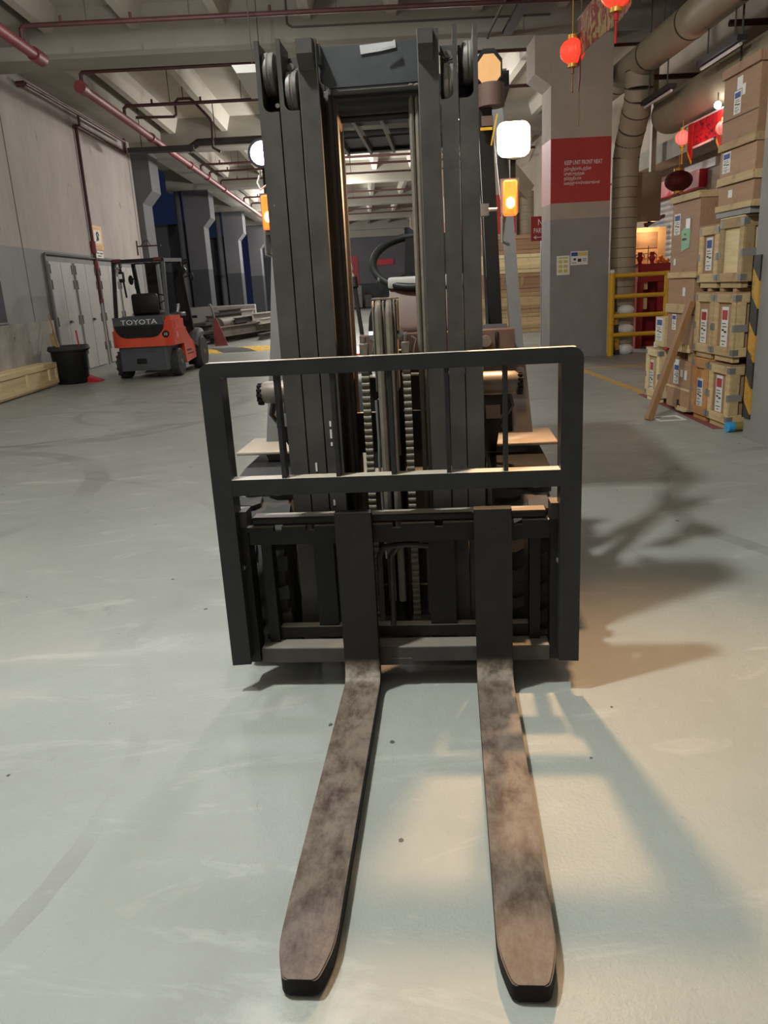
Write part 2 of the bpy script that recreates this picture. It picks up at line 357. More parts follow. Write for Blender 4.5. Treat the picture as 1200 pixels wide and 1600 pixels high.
# columns: right row and left row, each with a haunch under its beam
def column(x0, x1, y, depth, side, red, name, hy=True):
    s = MB()
    zs = [(0, 2.27, 1), (2.27, 2.52, 0), (2.52, 3.5, 2 if red else 0), (3.5, 5.0, 0)]
    for a, b, mi in zs: s.box((x0, y, a), (x1, y+depth, b), mi)
    xe = x0 if side < 0 else x1
    if hy: s.prism([(xe, 4.28), (xe+side*.26, 4.46), (xe+side*.26, 5.0), (xe, 5.0)], y+.002, y+depth-.002, 'xz', 0)
    return struct(s.obj(name, [M['col_white'], M['col_grey'], M['col_red']]))
cr = {}
for k, y in enumerate((-4.9, 3.25, 11.32, 19.5, 27.7, 35.9, 44.1)):
    x0 = 3.02 if k == 1 else 3.13
    cr[k] = column(x0, x0+.99, y, .65, -1, k != 1, 'trim_%d' % (10+k))
for k, y in enumerate((19.52, 27.7, 35.9, 44.1)):
    s = MB().box((-6.27, y, 0), (-5.62, y+.95, 2.3), 1).box((-6.27, y, 2.3), (-5.62, y+.95, 5.0), 0)
    s.prism([(-5.62, 3.75), (-5.34, 4.05), (-5.34, 5.0), (-5.62, 5.0)], y+.002, y+.948, 'xz', 0)
    struct(s.obj('trim_%d' % (20+k), [M['far_wall'], M['far_dark']]))
# yellow/black corner guard on the near right column
g = MB().box((3.006, 3.79, .17), (3.02, 3.914, 1.44)).box((3.006, 3.90, .17), (3.10, 3.914, 1.44)).obj('corner_guard', M['guard_stripe'], None)
tag(g, 'worn black and yellow striped corner guard on the near grey column', 'corner guard')
# grey partitions of the loading bays on the left, end wall, front wall
for k, y in enumerate((28.75, 36.95)):
    p = struct(MB().box((-17, y, 2.3), (-5.9, y+.2, 3.9)).obj('wall_far_%d' % (k+1), M['far_wall']))
    strip('painted_dado', (-17, y-.004, 0), (-5.9, y+.2, 2.3), M['far_dark'], p); strip('coping', (-17, y-.05, 3.9), (-5.9, y+.25, 3.98), M['far_dark'], p)
wb = struct(MB().box((-6.9, 53, 0), (8, 53.3, 5.7)).obj('wall_back', M['far_wall']))
strip('header_beam', (-5.9, 52.6, 4.55), (3.0, 53.0, 5.0), M['ceil_beam'], wb); strip('dark_header', (-5.9, 52.55, 5.0), (3.0, 53.0, 5.3), M['far_dark'], wb)
strip('painted_dado', (-6.9, 52.98, 0), (5.7, 53.0, 1.6), M['far_dark'], wb)
d = struct(MB().box((-6.6, 52.9, 0), (-4.6, 53.0, 3.6)).obj('door_8', M['far_dark'])); strip('frame', (-5.65, 52.86, 0), (-5.55, 52.9, 3.6), M['far_wall'], d)
struct(MB().box((-6.0, -10.2, 0), (5.9, -10, 5.7)).obj('wall_front', M['wall_white']))
# floor paint
def fl(name, pts, m, label):
    o = MB().prism(pts, 0.0005, .003, 'xy').obj(name, m); tag(o, label, 'floor marking'); return o
fl('floor_line', [(3.1, 6.6), (3.22, 6.6), (3.22, 9.3), (3.1, 9.3)], M['yellow_floor'], 'wide yellow floor line running back from the crates')
fl('floor_line', [(3.22, 6.6), (3.55, 6.6), (3.55, 6.68), (3.22, 6.68)], M['yellow_floor'], 'short yellow floor line turning in behind the pale crate')
fl('floor_line', [(3.1, 9.42), (5.0, 9.42), (5.0, 9.55), (3.1, 9.55)], M['yellow_floor'], 'thin yellow floor line crossing in front of the yellow railing')
fl('floor_stripe', [(2.95, 4.3), (3.25, 4.3), (3.25, 6.58), (3.06, 6.58)], M['red_floor'], 'faded red floor stripe along the foot of the crates')
hp = MB().prism([(17.1, 0), (17.5, .05), (17.9, .06), (18.3, .05), (18.8, 0)], -5.6, -1.2, 'yz')
hp.xform(Matrix.Translation((0, 17.9, 0)) @ Matrix.Rotation(.0, 4, 'Z') @ Matrix.Translation((0, -17.9, 0)))
tag(hp.obj('speed_hump', M['hump']), 'yellow and black striped speed hump across the lane', 'speed hump')
bar = tag(MB().box((-6.5, 27.0, 0), (-3.95, 27.25, .98), 0, .02).obj('barrier', M['wall_white']), 'long low whitish barrier wall behind the steel scrap', 'barrier')
# fixtures: high-bay lamps, several of them unseen and added as fill
glow = emis('lit_lamp_white', (.95, 1, .98, 1), 25)
def high_bay(loc, stem, lbl):
    hb = thing('bay_and_fill_lamp', lbl, 'lamp', loc)
    MB().lathe([(.06, .42), (.09, .36), (.1, .28), (.17, .14), (.2, .06), (.19, .06), (.15, .14), (.08, .24)], (0, 0, 0), n=24).obj('housing', [M['lampshell']], hb)
    MB().ell((0, 0, .04), .07, 14, 10).obj('bulb', [glow], hb); MB().cyl((0, 0, .41), (0, 0, stem-.25), .012, 8).obj('stem', [M['rod']], hb)
high_bay(KEY+Vector((0, 0, .1)), .95, 'bell-shaped lamp hanging over the large forklift, above the frame')
ordn = ['added as unseen fill behind the camera', 'added as fill over the left lane, above the frame', 'added as fill in the second bay, hidden behind the right mast', 'upper of the two bright ones seen behind the left hoses', 'lower of the two bright ones seen behind the left hoses', 'added as fill in the fourth bay back, hidden by the left mast', 'added as fill in the fifth bay back, hidden by the left mast']
for (bx, by, be), od in zip(BAYS_AND_FILL, ordn): high_bay((bx, by, 4.55), 1.4, 'bell-shaped ceiling lamp '+od)
# sprinkler mains and branches
mp = thing('sprinkler_main', 'thick red sprinkler main running back along the left of the ceiling', 'pipe', (-4.5, 0, 4.77))
MB().cyl((0, -8, 0), (0, 10.35, 0), .075, 14).cyl((0, 10.1, 0), (0, 10.42, 0), .095, 14).obj('front_run', M['pipe_red'], mp)
MB().cyl((0, 12.05, 0), (0, 50, 0), .075, 14).cyl((0, 12.0, 0), (0, 12.22, 0), .1, 14).obj('rear_run', M['pipe_red'], mp)
for y in (16.5, 20.6, 23.0, 26.0): MB().cyl((0, y, 0), (0, y+.12, 0), .098, 12).obj('coupling', M['pipe_red'], mp)
names = ['in front of the first beam', 'just behind the first beam', 'second behind the first beam', 'ahead of the second beam', 'just behind the second beam', 'in the middle of the third bay', 'at the end of the third bay', 'in the fourth bay', 'in the fifth bay', 'in the sixth bay, farthest']
for y, od, x1 in zip((9.78, 12.15, 14.6, 22.2, 23.6, 25.6, 30.8, 33.0, 38.0, 40.5), names, (5.2,)*10):
    t = thing('sprinkler_branch', 'thin dark red sprinkler pipe crossing the ceiling, '+od, 'pipe', (-4.5, y, 0))
    z = 5.02 if y < 13 else 5.0
    MB().tube([(0, 0, 4.8), (0, 0, z-.04), (.05, 0, z), (9.7, 0, z)], .034, 10).obj('pipe', M['pipe_dark'], t)
    for x in (.9, 2.3, 4.3, 6.6, 8.6): MB().cyl((x, 0, z), (x, 0, 5.7), .009, 6).obj('hanger', M['rod'], t)
    for x in (.55, 1.5, 3.4): MB().cyl((x, 0, z), (x, 0, z+.1), .02, 8).obj('sprinkler_head', M['pipe_dark'], t)
tr = thing('cable_tray', 'thick dark cable tray crossing the ceiling left of the mast', 'tray', (-5.2, 17.1, 4.58))
MB().box((0, 0, 0), (1.5, .28, .1)).obj('tray_end', M['tray'], tr); MB().tube([(1.35, .14, .02), (1.6, .14, .16), (9.0, .14, .16)], .085, 10).obj('tray_run', M['tray'], tr)
for x in (.3, 2.0, 3.4, 5.2, 7.0): MB().cyl((x, .14, .1), (x, .14, 1.37), .012, 6).obj('hanger', M['rod'], tr)
lp = MB().tube([(-4.44, 15.2, 4.91), (-3.67, 15.2, 4.89), (-3.62, 15.2, 4.93), (-3.62, 15.2, 5.15), (-3.55, 15.2, 5.21), (-3.32, 15.2, 5.21), (-3.26, 15.2, 5.17), (-2.95, 15.2, 4.82), (-2.92, 15.2, 4.74), (-2.95, 15.2, 4.28), (-2.8, 15.2, 4.19)], .028, 8).cyl((-3.45, 15.2, 5.2), (-3.45, 15.2, 5.7), .01, 6).obj('looped_pipe', M['pipe_dark'])
tag(lp, 'thin dark pipe with a raised loop under the ceiling left of the mast', 'pipe')
# wall pipes on the left
rp = thing('fire_riser', 'dark red fire riser pipe on the left wall with a valve beside the amber sign', 'pipe', (-5.73, 15.36, 0))
MB().tube([(0, 0, 1.35), (0, 0, 4.82), (0, .04, 4.86), (0, 3.5, 4.86), (0, 3.55, 4.9), (0, 3.55, 5.5), (.1, 3.55, 5.55), (1.2, 3.55, 5.55)], .036, 10).obj('pipe', M['pipe_dark'], rp)
MB().cyl((0, 0, 2.36), (0, 0, 2.6), .06, 10).cyl((0, 0, 2.02), (0, 0, 2.2), .058, 10).cyl((0, 0, 1.33), (0, 0, 1.42), .055, 10).obj('valve', M['pipe_red'], rp)
hp2 = MB().tube([(-5.6, 12.6, 5.0), (-5.6, 14.0, 5.02), (-5.6, 18.5, 5.05)], .03, 8).tube([(-5.6, 15.2, 5.03), (-5.6, 15.2, 4.82), (-5.75, 15.2, 4.8)], .028, 8).tube([(-5.6, 12.6, 5.0), (-5.75, 12.6, 5.0)], .05, 8).obj('wall_pipe', M['pipe_dark'])
tag(hp2, 'dark pipe along the top of the left wall under the beam', 'pipe')
br = thing('wall_bracket', 'small dark iron bracket on the left wall above the red forklift', 'bracket', (-5.78, 18.97, 2.45))
MB().box((0, -.02, 0), (.03, .02, .36)).obj('plate', M['pipe_dark'], br); MB().cyl((0, 0, .22), (.62, 0, .22), .018, 8).tube([(.1, 0, .22), (.2, 0, .34), (.3, 0, .36), (.36, 0, .22)], .012, 6).obj('arm', M['pipe_dark'], br)
# signs on the left wall
sg = thing('warning_sign', 'amber warning sign with a pictogram on the left wall', 'sign', (-5.776, 15.5, 2.45), math.pi/2)
MB().box((0, -.012, 0), (.68, 0, .5)).obj('board', M['amber_sign'], sg)
MB().box((.12, -.014, .13), (.55, -.011, .4)).obj('white_field', M['paper'], sg)
MB().tube([(.24, -.016, .18), (.30, -.016, .26), (.26, -.016, .33), (.34, -.016, .37), (.42, -.016, .30)], .015, 6).ell((.36, -.015, .24), (.07, .004, .055), 10, 6).obj('pictogram', M['black_ink'], sg)
MB().box((.1, -.014, .43), (.58, -.011, .455)).box((.1, -.014, .06), (.58, -.011, .085)).box((.1, -.014, .02), (.5, -.011, .04)).obj('print', M['pipe_red'], sg)
s2 = thing('notice', 'small white notice below the amber sign on the left wall', 'sign', (-5.776, 15.6, 2.28), math.pi/2)
MB().box((0, -.008, 0), (.5, 0, .15)).obj('paper', M['paper'], s2); MB().box((.04, -.01, .09), (.2, -.008, .11)).box((.26, -.01, .085), (.46, -.008, .11)).box((.1, -.01, .03), (.34, -.008, .05)).obj('print', M['black_ink'], s2)
# ceiling lights left of the mast
cl = thing('tube_light', 'long white ceiling light fitting left of the mast top', 'lamp', (-1.38, 9.4, 4.22))
MB().prism([(-.2, .0), (.2, .0), (.26, .1), (-.26, .1)], 0, 1.5, 'xz').obj('diffuser', M['tube_off'], cl); [MB().cyl((0, yy, .1), (0, yy, 1.73), .008, 6).obj('hanger', M['rod'], cl) for yy in (.2, 1.3)]
# red/white painted notices on the middle right column
pn = text('lettering', 'KEEP UNIT FRONT NEAT', .093, M['paper'], cr[2], (3.355, 11.318, 3.10), xscale=.60)
for i, tl in enumerate(('தொழிற்கூடத்தின்', 'முன்புறத்தை', 'நேர்த்தியாக', 'வைத்துக்கொள்ளுங்கள்')):
    text('lettering', tl, .062, M['paper'], cr[2], (3.35, 11.318, 3.015-.072*i), xscale=.72)
nt1 = thing('notice', 'pale yellow printed notice on the grey column, left of the pair', 'notice', (3.24, 11.316, 1.38))
MB().box((0, -.004, 0), (.22, 0, .31)).obj('paper', M['paper'], nt1)
b = MB(); [b.box((.03+.09*i, -.006, .04+.075*j), (.095+.09*i, -.004, .09+.075*j)) for i in range(2) for j in range(3)]; b.box((.03, -.006, .265), (.19, -.004, .285)); b.obj('print', M['paper_y'], nt1)
nt2 = thing('notice', 'white notice with blue and yellow headings on the grey column, right of the pair', 'notice', (3.475, 11.316, 1.53))
MB().box((0, -.004, 0), (.29, 0, .22)).obj('paper', M['paper'], nt2); MB().box((.01, -.006, .145), (.12, -.004, .205)).obj('blue_heading', M['blue_ink'], nt2); MB().box((.125, -.006, .145), (.28, -.004, .205)).obj('yellow_heading', M['paper_y'], nt2)
MB().box((.05, -.006, .075), (.09, -.004, .11)).box((.12, -.006, .05), (.18, -.004, .1)).box((.2, -.006, .09), (.27, -.004, .1)).box((.2, -.006, .06), (.27, -.004, .07)).box((.02, -.006, .03), (.1, -.004, .04)).obj('print', M['black_ink'], nt2)
# NO PARKING board behind the column
np_ = thing('no_parking_sign', 'dark red no parking board half hidden behind the grey column', 'sign', (3.05, 12.5, 2.0))
MB().box((0, 0, 0), (.44, .02, .42), 0, .004).obj('board', M['red_sign'], np_)
text('lettering', 'NO', .15, M['paper'], np_, (.22, -.002, .27), align='CENTER', xscale=.8); text('lettering', 'PARKING', .125, M['paper'], np_, (.05, -.002, .135), xscale=.62)
MB().box((.07, -.003, .055), (.38, 0, .068)).prism([(.045, .0615), (.1, .095), (.1, .08), (.07, .0615), (.1, .043), (.1, .028)], -.003, 0, 'xz').obj('arrow', M['paper'], np_)
MB().box((.19, .02, -2.0), (.25, .06, .3)).obj('post', M['metal'], np_)

for k, (x, y) in enumerate(((-6.5, 36.1), (-6.5, 28.0))):
    t = thing('downpipe', ('far','near')[k]+' grey downpipe beside the dark columns on the left', 'pipe', (x, y, 0))
    MB().cyl((0, 0, 0), (0, 0, 2.2), .14, 16).cyl((0, 0, 2.2), (0, 0, 5.68), .13, 16).obj('pipe', M['far_wall'], t); MB().cyl((0, 0, 2.15), (0, 0, 2.25), .155, 16).obj('collar', M['far_dark'], t)

st2 = thing('cable_tray', 'dark slim cable tray running back to the column at the top right of the mast', 'tray', (2.35, 0, 5.0))
MB().box((0, 2, 0), (.14, 11.25, .07)).obj('tray_run', M['tray'], st2)
for y in (4.5, 7.5, 10.5): MB().cyl((.07, y, .07), (.07, y, .7), .01, 6).obj('hanger', M['rod'], st2)
tag(MB().tube([(2.12, 2, 5.02), (2.12, 11.2, 5.02), (2.12, 11.27, 4.98)], .022, 8).obj('conduit', M['rod']), 'thin grey conduit beside the slim cable tray at the top right of the mast', 'conduit')
tag(MB().tube([(-.98, 11.28, 5.68), (-.98, 11.28, 5.32), (-.9, 11.28, 5.27), (3.1, 11.28, 5.27)], .015, 6).obj('beam_conduit', M['rod']), 'thin conduit fixed along the face of the first beam', 'conduit')
# ---------------------------------------------------------------- the large forklift
def steel(name, c1, c2, scr, rough=.42, wt=.71, top_glare=.8):
    m, nt, b, v = base(name, rough, .0, .35)
    c = ramp(nt, noise(nt, v, 9, 5, .65), [(.3, c1), (.7, c2)])
    s1 = noise(nt, mapv(nt, v, (30, 30, 4), (0, .5, .35)), 1.6, 5, .75, 1.2)
    c = mix(nt, mathn(nt, 'MULTIPLY', ramp(nt, s1, [(wt, (0,0,0)), (wt+.04, (1,1,1))]), .6), c, scr)
    s2 = noise(nt, v, 42, 5, .8)
    c = mix(nt, mathn(nt, 'MULTIPLY', ramp(nt, s2, [(.72, (0,0,0)), (.76, (1,1,1))]), .6), c, scr)
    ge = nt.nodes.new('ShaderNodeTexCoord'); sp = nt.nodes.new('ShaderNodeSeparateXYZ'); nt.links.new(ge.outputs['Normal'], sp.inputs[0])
    if top_glare: c = mix(nt, mathn(nt, 'MULTIPLY', ramp(nt, sp.outputs[2], [(.86, (0,0,0)), (.95, (1,1,1))]), top_glare), c, srgb(196, 184, 168))   # overhead lamp glare on flat tops, painted in as a pale tone
    nt.links.new(c, b.inputs['Base Color']); bump(nt, b, s2, .12, .002); return m
def fork_mat():
    m, nt, b, v = base('worn_fork_steel', .5, .0, .35)
    sep = nt.nodes.new('ShaderNodeSeparateXYZ'); nt.links.new(v, sep.inputs[0])
    n1 = noise(nt, mapv(nt, v, (9, 5, 10)), 1.7, 7, .75, .1)
    blade = ramp(nt, n1, [(.25, srgb(62, 47, 40)), (.5, srgb(74, 57, 50)), (.75, srgb(81, 63, 56))])
    shank = ramp(nt, n1, [(.3, srgb(24, 23, 22)), (.7, srgb(38, 35, 33))])
    h = nt.nodes.new('ShaderNodeMapRange'); nt.links.new(sep.outputs[2], h.inputs[0])
    for i, q in zip((1, 2, 3, 4), (.07, .14, 0, 1)): h.inputs[i].default_value = q
    c = mix(nt, h.outputs[0], blade, shank)
    s = noise(nt, mapv(nt, v, (12, 34, 12)), 1.8, 5, .8, 1.5)
    c = mix(nt, mathn(nt, 'MULTIPLY', ramp(nt, s, [(.68, (0,0,0)), (.71, (1,1,1))]), .75), c, srgb(206, 194, 182))
    # rubbed bright heel
    e = mathn(nt, 'ABSOLUTE', mathn(nt, 'SUBTRACT', sep.outputs[2], .085)); f = ramp(nt, e, [(0, (.75,)*3), (.045, (0,)*3)])
    c = mix(nt, mathn(nt, 'MULTIPLY', mathn(nt, 'MULTIPLY', f, ramp(nt, n1, [(.35, (0,0,0)), (.6, (1,1,1))])), 1.0), c, srgb(200, 188, 172))
    nt.links.new(c, b.inputs['Base Color']); nt.links.new(ramp(nt, n1, [(.3, (.42,)*3), (.7, (.6,)*3)]), b.inputs['Roughness'])
    bump(nt, b, noise(nt, v, 26, 6, .75), .25, .003); return m
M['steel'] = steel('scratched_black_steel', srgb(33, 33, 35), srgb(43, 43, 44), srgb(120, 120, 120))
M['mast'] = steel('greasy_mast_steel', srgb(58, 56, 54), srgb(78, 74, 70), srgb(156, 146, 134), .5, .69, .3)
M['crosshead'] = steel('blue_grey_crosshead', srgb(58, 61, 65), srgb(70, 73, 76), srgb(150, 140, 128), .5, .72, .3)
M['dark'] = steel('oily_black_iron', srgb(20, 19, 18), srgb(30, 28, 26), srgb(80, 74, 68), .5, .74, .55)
M['fork'] = fork_mat(); M['fork_side'] = pm('shaded_fork_edge', srgb(16, 14, 13), srgb(26, 23, 21), 20, .7, spec=.2)  # shade on the fork sides, tip and underside painted in as near-black
M['rubber'] = pm('tyre_rubber', srgb(40, 40, 40), srgb(56, 55, 54), 20, .75, 0, .15)
M['hose'] = pm('hydraulic_hose', srgb(44, 38, 36), srgb(56, 50, 46), 20, .5)
M['hose_dusty'] = pm('dusty_hose', srgb(96, 88, 78), srgb(116, 106, 94), 20, .6)
M['chain'] = pm('greased_chain', srgb(92, 84, 72), srgb(120, 110, 96), 40, .5, .2, .2)
M['chrome'] = pm('chrome_rod', srgb(205, 205, 205), None, 4, .15, 1)
M['bracket'] = pm('bare_bracket_steel', srgb(104, 96, 88), srgb(120, 112, 102), 12, .45, .2)
M['brown'] = pm('brown_dash_panel', srgb(88, 68, 62), srgb(100, 78, 70), 5, .55)
M['silver'] = pm('silver_dash_top', srgb(168, 164, 160), None, 5, .4)
M['truckgrey'] = pm('truck_grey_paint', srgb(92, 90, 90), srgb(106, 104, 103), 6, .45, 0, .05, (1, 1, 1), srgb(84, 82, 80), .7)
M['blackplastic'] = pm('black_plastic', srgb(22, 22, 23), srgb(30, 30, 31), 20, .5, spec=.3)
M['char'] = pm('charcoal_paint', srgb(66, 70, 74), srgb(80, 84, 88), 4, .45, 0, .05, (1, 1, 1), srgb(54, 54, 54), .68)
M['orange_body'] = pm('orange_red_body', srgb(206, 66, 44), srgb(216, 76, 50), 4, .35)
M['step'] = pm('worn_step_plate', srgb(150, 138, 124), srgb(166, 152, 136), 9, .6, 0, .1)
M['tape'] = pm('silver_tape', srgb(190, 190, 192), srgb(206, 206, 208), 14, .35, .3, .2)
M['rust'] = pm('rusty_sheave', srgb(128, 90, 58), srgb(150, 108, 70), 14, .55, .2)
M['roller'] = pm('mast_roller_steel', srgb(92, 87, 83), srgb(108, 102, 97), 20, .5, .1)
M['lens_warm'] = emis('warm_headlamp_lens', (1.0, .74, .42, 1), 26)
M['lens_cool'] = emis('cool_headlamp_lens', (.9, .86, 1.0, 1), 30)
M['lens_orange'] = emis('lit_orange_indicator', (1.0, .15, .02, 1), 2.2)
M['bulb_orange'] = emis('lit_orange_bulb', (1.0, .55, .16, 1), 9)
M['amber_lit_glass'] = pm('amber_lit_reflector', srgb(232, 176, 118), srgb(240, 188, 132), 14, .4)  # orange lamp light falling on the mirror, painted in as its colour
M['mirror'] = pm('mirror_glass', srgb(230, 230, 230), None, 4, .08, 1)
fk = thing('forklift', 'large dark forklift filling the foreground, empty forks lowered to the floor', 'forklift', (0, 0, 0), TH)
XC = -.033                                               # centre of the truck; the carriage is shifted to the right of it
# forks: one profile lofted along shank, heel and blade
def fork_mesh():
    st = [((.0, .654), (.042, .654), .0606), ((.0, .60), (.042, .60), .0606), ((.0, .35), (.042, .35), .0606), ((.0, .12), (.042, .12), .0606)]
    for i in range(1, 6):
        a = i/6*math.pi/2
        st.append(((-.04+.04*math.cos(a), .097-.042*math.sin(a)), (-.02+.062*math.cos(a), .09-.076*math.sin(a)), .0606))
    st += [((-.05, .055), (-.03, .012), .0606), ((-.3, .055), (-.3, .010), .0606), ((-.7, .0545), (-.7, .008), .0606), ((-1.02, .053), (-1.02, .006), .0606),
           ((-1.09, .052), (-1.09, .006), .0606), ((-1.125, .0515), (-1.125, .006), .0590), ((-1.155, .051), (-1.155, .006), .0545), ((-1.185, .0508), (-1.185, .006), .047), ((-1.206, .0505), (-1.206, .006), .0405), ((-1.215, .050), (-1.213, .006), .036), ((-1.219, .0495), (-1.217, .006), .030)]
    s = MB(); rows = []
    for (fy, fz), (by, bz), h in st: rows.append([s.bm.verts.new(p) for p in ((-h, fy, fz), (h, fy, fz), (h, by, bz), (-h, by, bz))])
    for a, b in zip(rows, rows[1:]):
        for i in range(4):
            f = s.bm.faces.new((a[i], a[(i+1)%4], b[(i+1)%4], b[i])); f.smooth = True; f.material_index = 0 if i == 0 else 1
    s.bm.faces.new(rows[0]); s.bm.faces.new(rows[-1][::-1]).material_index = 1
    es = [e for e in s.bm.edges if all(len([1 for r in rows if v in r]) for v in e.verts) and sum(1 for r in rows if e.verts[0] in r and e.verts[1] in r) == 0]
    bmesh.ops.bevel(s.bm, geom=es, offset=.003, segments=2, affect='EDGES')
    return s
fo = fork_mesh().obj('fork', [M['fork'], M['fork_side']], fk); fo.location.x = -.1385
fo2 = inst(fo, fk, (.3153, 0, 0))
for f in (fo, fo2):
    MB().box((-.058, .042, .60), (.058, .048, .64)).obj('upper_hook', [M['dark']], f); MB().box((-.055, .042, .06), (.055, .07, .094)).obj('lower_hook', [M['dark']], f)
# load backrest: bent outer frame with its rails and bars
def arc(cx, cz, r, a0, a1, n=6): return [(cx+r*math.cos(a0+(a1-a0)*i/n), cz+r*math.sin(a0+(a1-a0)*i/n)) for i in range(n+1)]
W, H, t = .5946, 1.155, .066
poly = [(-W, .112)]+arc(-W+.035, H-.035, .035, math.pi, math.pi/2)+arc(W-.035, H-.035, .035, math.pi/2, 0)+[(W, .115), (W-t, .118), (W-t, H-.047), (-W+t, H-.047), (-W+t, .116)]
bk = MB().prism(poly, 0, .014).obj('load_backrest', [M['steel']], fk)
MB().box((-W+t-.014, .014, .13), (-W+t, .078, H-.05)).obj('post_return', [M['steel']], bk)
MB().box((W-t, .014, .13), (W-t+.014, .078, H-.05)).obj('post_return', [M['steel']], bk)
MB().box((-W+.02, .014, H-.013), (W-.02, .062, H-.002)).obj('top_flange', [M['steel']], bk)
MB().box((-W+t, .001, .723), (W-t, .016, .777)).box((-W+t, .016, .765), (W-t, .055, .777)).obj('cross_rail', [M['steel']], bk)
for x in (-.354, -.176, .003, .180, .360):
    MB().box((x-.007, .006, .77), (x+.007, .056, H-.046), 0, .001).obj('bar', [M['steel']], bk)
# carriage with side shifter
ca = MB().box((-.50, .046, .538), (.50, .066, .585)).obj('carriage', [M['dark']], fk)
tb = MB()
notch = [-.40, -.29, -.19, .0, .14, .40]; xs = [-.505]+sorted(notch)+[.50]
for i in range(len(xs)-1): tb.box((xs[i]+(.014 if i else 0), .04, .585), (xs[i+1]-(.014 if i < len(xs)-2 else 0), .066, .602))
tb.obj('notched_lip', [M['dark']], ca)
MB().box((-.49, .05, .605), (.495, .115, .632), 0, .006).obj('upper_bar', [M['dark']], ca)
MB().box((-.50, .046, .096), (.505, .125, .152), 0, .003).box((-.09, .044, .085), (.03, .05, .11)).obj('lower_bar', [M['mast']], ca)
for sx in (-1, 1):
    p = MB().box((sx*.528-.022, .05, .10), (sx*.528+.022, .125, .60)).box((sx*.46-.018, .10, .15), (sx*.46+.018, .16, .585)).obj('side_plate', [M['dark']], ca)
    for z in (.46,): MB().cyl((sx*.532, .05, z), (sx*.532, .036, z), .009, 8).obj('bolt', [M['metal']], p)
    MB().box((sx*.525-.02, .05, .60), (sx*.525+.02, .12, .655)).obj('corner_bracket', [M['mast']], ca)
MB().box((-.30, .13, .12), (-.23, .17, .60)).obj('upright_plate', [M['dark']], ca); MB().box((.10, .13, .12), (.19, .17, .60)).obj('upright_plate', [M['dark']], ca)
MB().cyl((-.32, .10, .546), (.34, .10, .546), .0055, 10).obj('shifter_rod', [M['chrome']], ca)
MB().cyl((-.125, .10, .546), (.075, .10, .546), .026, 14).cyl((.07, .10, .546), (.10, .10, .546), .032, 14).obj('shifter_cylinder', [M['dark']], ca)
MB().tube([(.1, .11, .50), (.03, .10, .51), (-.05, .11, .50), (-.07, .12, .46), (-.072, .12, .22)], .011, 8).tube([(.09, .12, .51), (.0, .12, .50), (-.03, .13, .46), (-.034, .13, .2)], .011, 8).obj('carriage_hose', [M['hose']], ca)
MB().box((-.44, .12, .16), (.44, .16, .20)).obj('lower_plate', [M['dark']], ca)
# mast rails
def rail_poly(x0, x1, outer, top, cut):
    w = .013
    if outer > 0: x0, x1 = -x1, -x0                       # build as left hand, mirror after
    r = .022
    p = [(x0, .10), (x1, .10), (x1, cut)]+[(q[0], q[1]) for q in arc(x0+w+r, cut+r, r, -math.pi/2, -math.pi)]+[(x0+w, top), (x0, top)]
    if outer > 0: p = [(-a, b) for a, b in p][::-1]
    return p
def mast(name, xs, y0, top, cut):
    root = None
    for (x0, x1, sd) in xs:
        s = MB()
        if cut: s.prism(rail_poly(x0, x1, sd, top, cut), y0, y0+.018)
        else: s.box((x0, y0, .10), (x1, y0+.02, top), 0, .002)
        xa, xb = (x0, x0+.013) if sd < 0 else (x1-.013, x1)
        s.box((xa, y0+.018, .10), (xb, y0+.13, top-.004)); s.box((x0, y0+.13, .10), (x1, y0+.15, top-.02))
        o = s.obj(name if root is None else 'rail', [M['mast']], fk if root is None else root)
        root = root or o
    return root
om = mast('outer_mast', [(-.350, -.2905, -1), (.242, .297, 1)], .100, 2.062, 1.872)
mm = mast('middle_mast', [(-.2865, -.2295, -1), (.189, .2385, 1)], .101, 2.064, 1.872)
im = mast('inner_mast', [(-.2255, -.168, -1), (.124, .1855, 1)], .100, 2.058, 0)
for rt, x, z, y in ((om, -.318, 1.985, .165), (mm, -.252, 1.93, .16), (mm, .215, 1.92, .16), (om, .272, 1.975, .165)):
    MB().lathe([(.05, -.019), (.058, -.015), (.060, -.004), (.0575, 0), (.060, .004), (.058, .015), (.05, .019)], (x, y, z), (1, 0, 0), 24).obj('roller', [M['roller']], rt)
for x in (-.255, .212): MB().torus((x, .19, 2.02), (0, 1, 0), .024, .004, 16, 6, 0, 0, math.pi).cyl((x, .16, 2.0), (x, .15, 2.0), .011, 8).obj('hose_clip', [M['roller']], mm)
for x in (-.30,): MB().cyl((x, .14, 1.895), (x, .132, 1.895), .007, 8).obj('bolt', [M['roller']], om)
for x0, x1 in ((-.222, -.175), (.128, .170)):
    MB().prism([(.066, 2.05), (.10, 2.055), (.10, 1.975), (.066, 2.012)], x0, x1, 'yz').obj('stop_block', [M['mast']], im)
ch = MB().prism([(-.168, 1.955), (-.140, 1.935), (.126, 1.935), (.126, 2.044), (-.168, 2.044)], .15, .168).box((-.168, .11, 1.99), (-.158, .25, 2.044)).obj('crosshead', [M['crosshead']], im)
tp = MB()
import itertools
pts = [(-.045, 2.041), (.06, 2.045), (.062, 2.028), (.02, 2.022), (-.043, 2.017)]
tp.prism(pts, .1465, .1495); tp.prism([(.06, 2.045), (.062, 2.028), (.02, 2.022)], .13, .133); tp.obj('tape_strip', [M['tape']], ch)
MB().cyl((-.168, .22, 1.905), (.126, .22, 1.905), .036, 20).cyl((-.168, .26, 1.87), (.126, .26, 1.87), .014, 10).obj('top_tube', [M['steel']], im)
MB().box((-.168, .26, .80), (.13, .285, .94)).box((-.06, .262, .93), (-.01, .28, .985)).obj('lower_crosshead', [M['dark']], im)
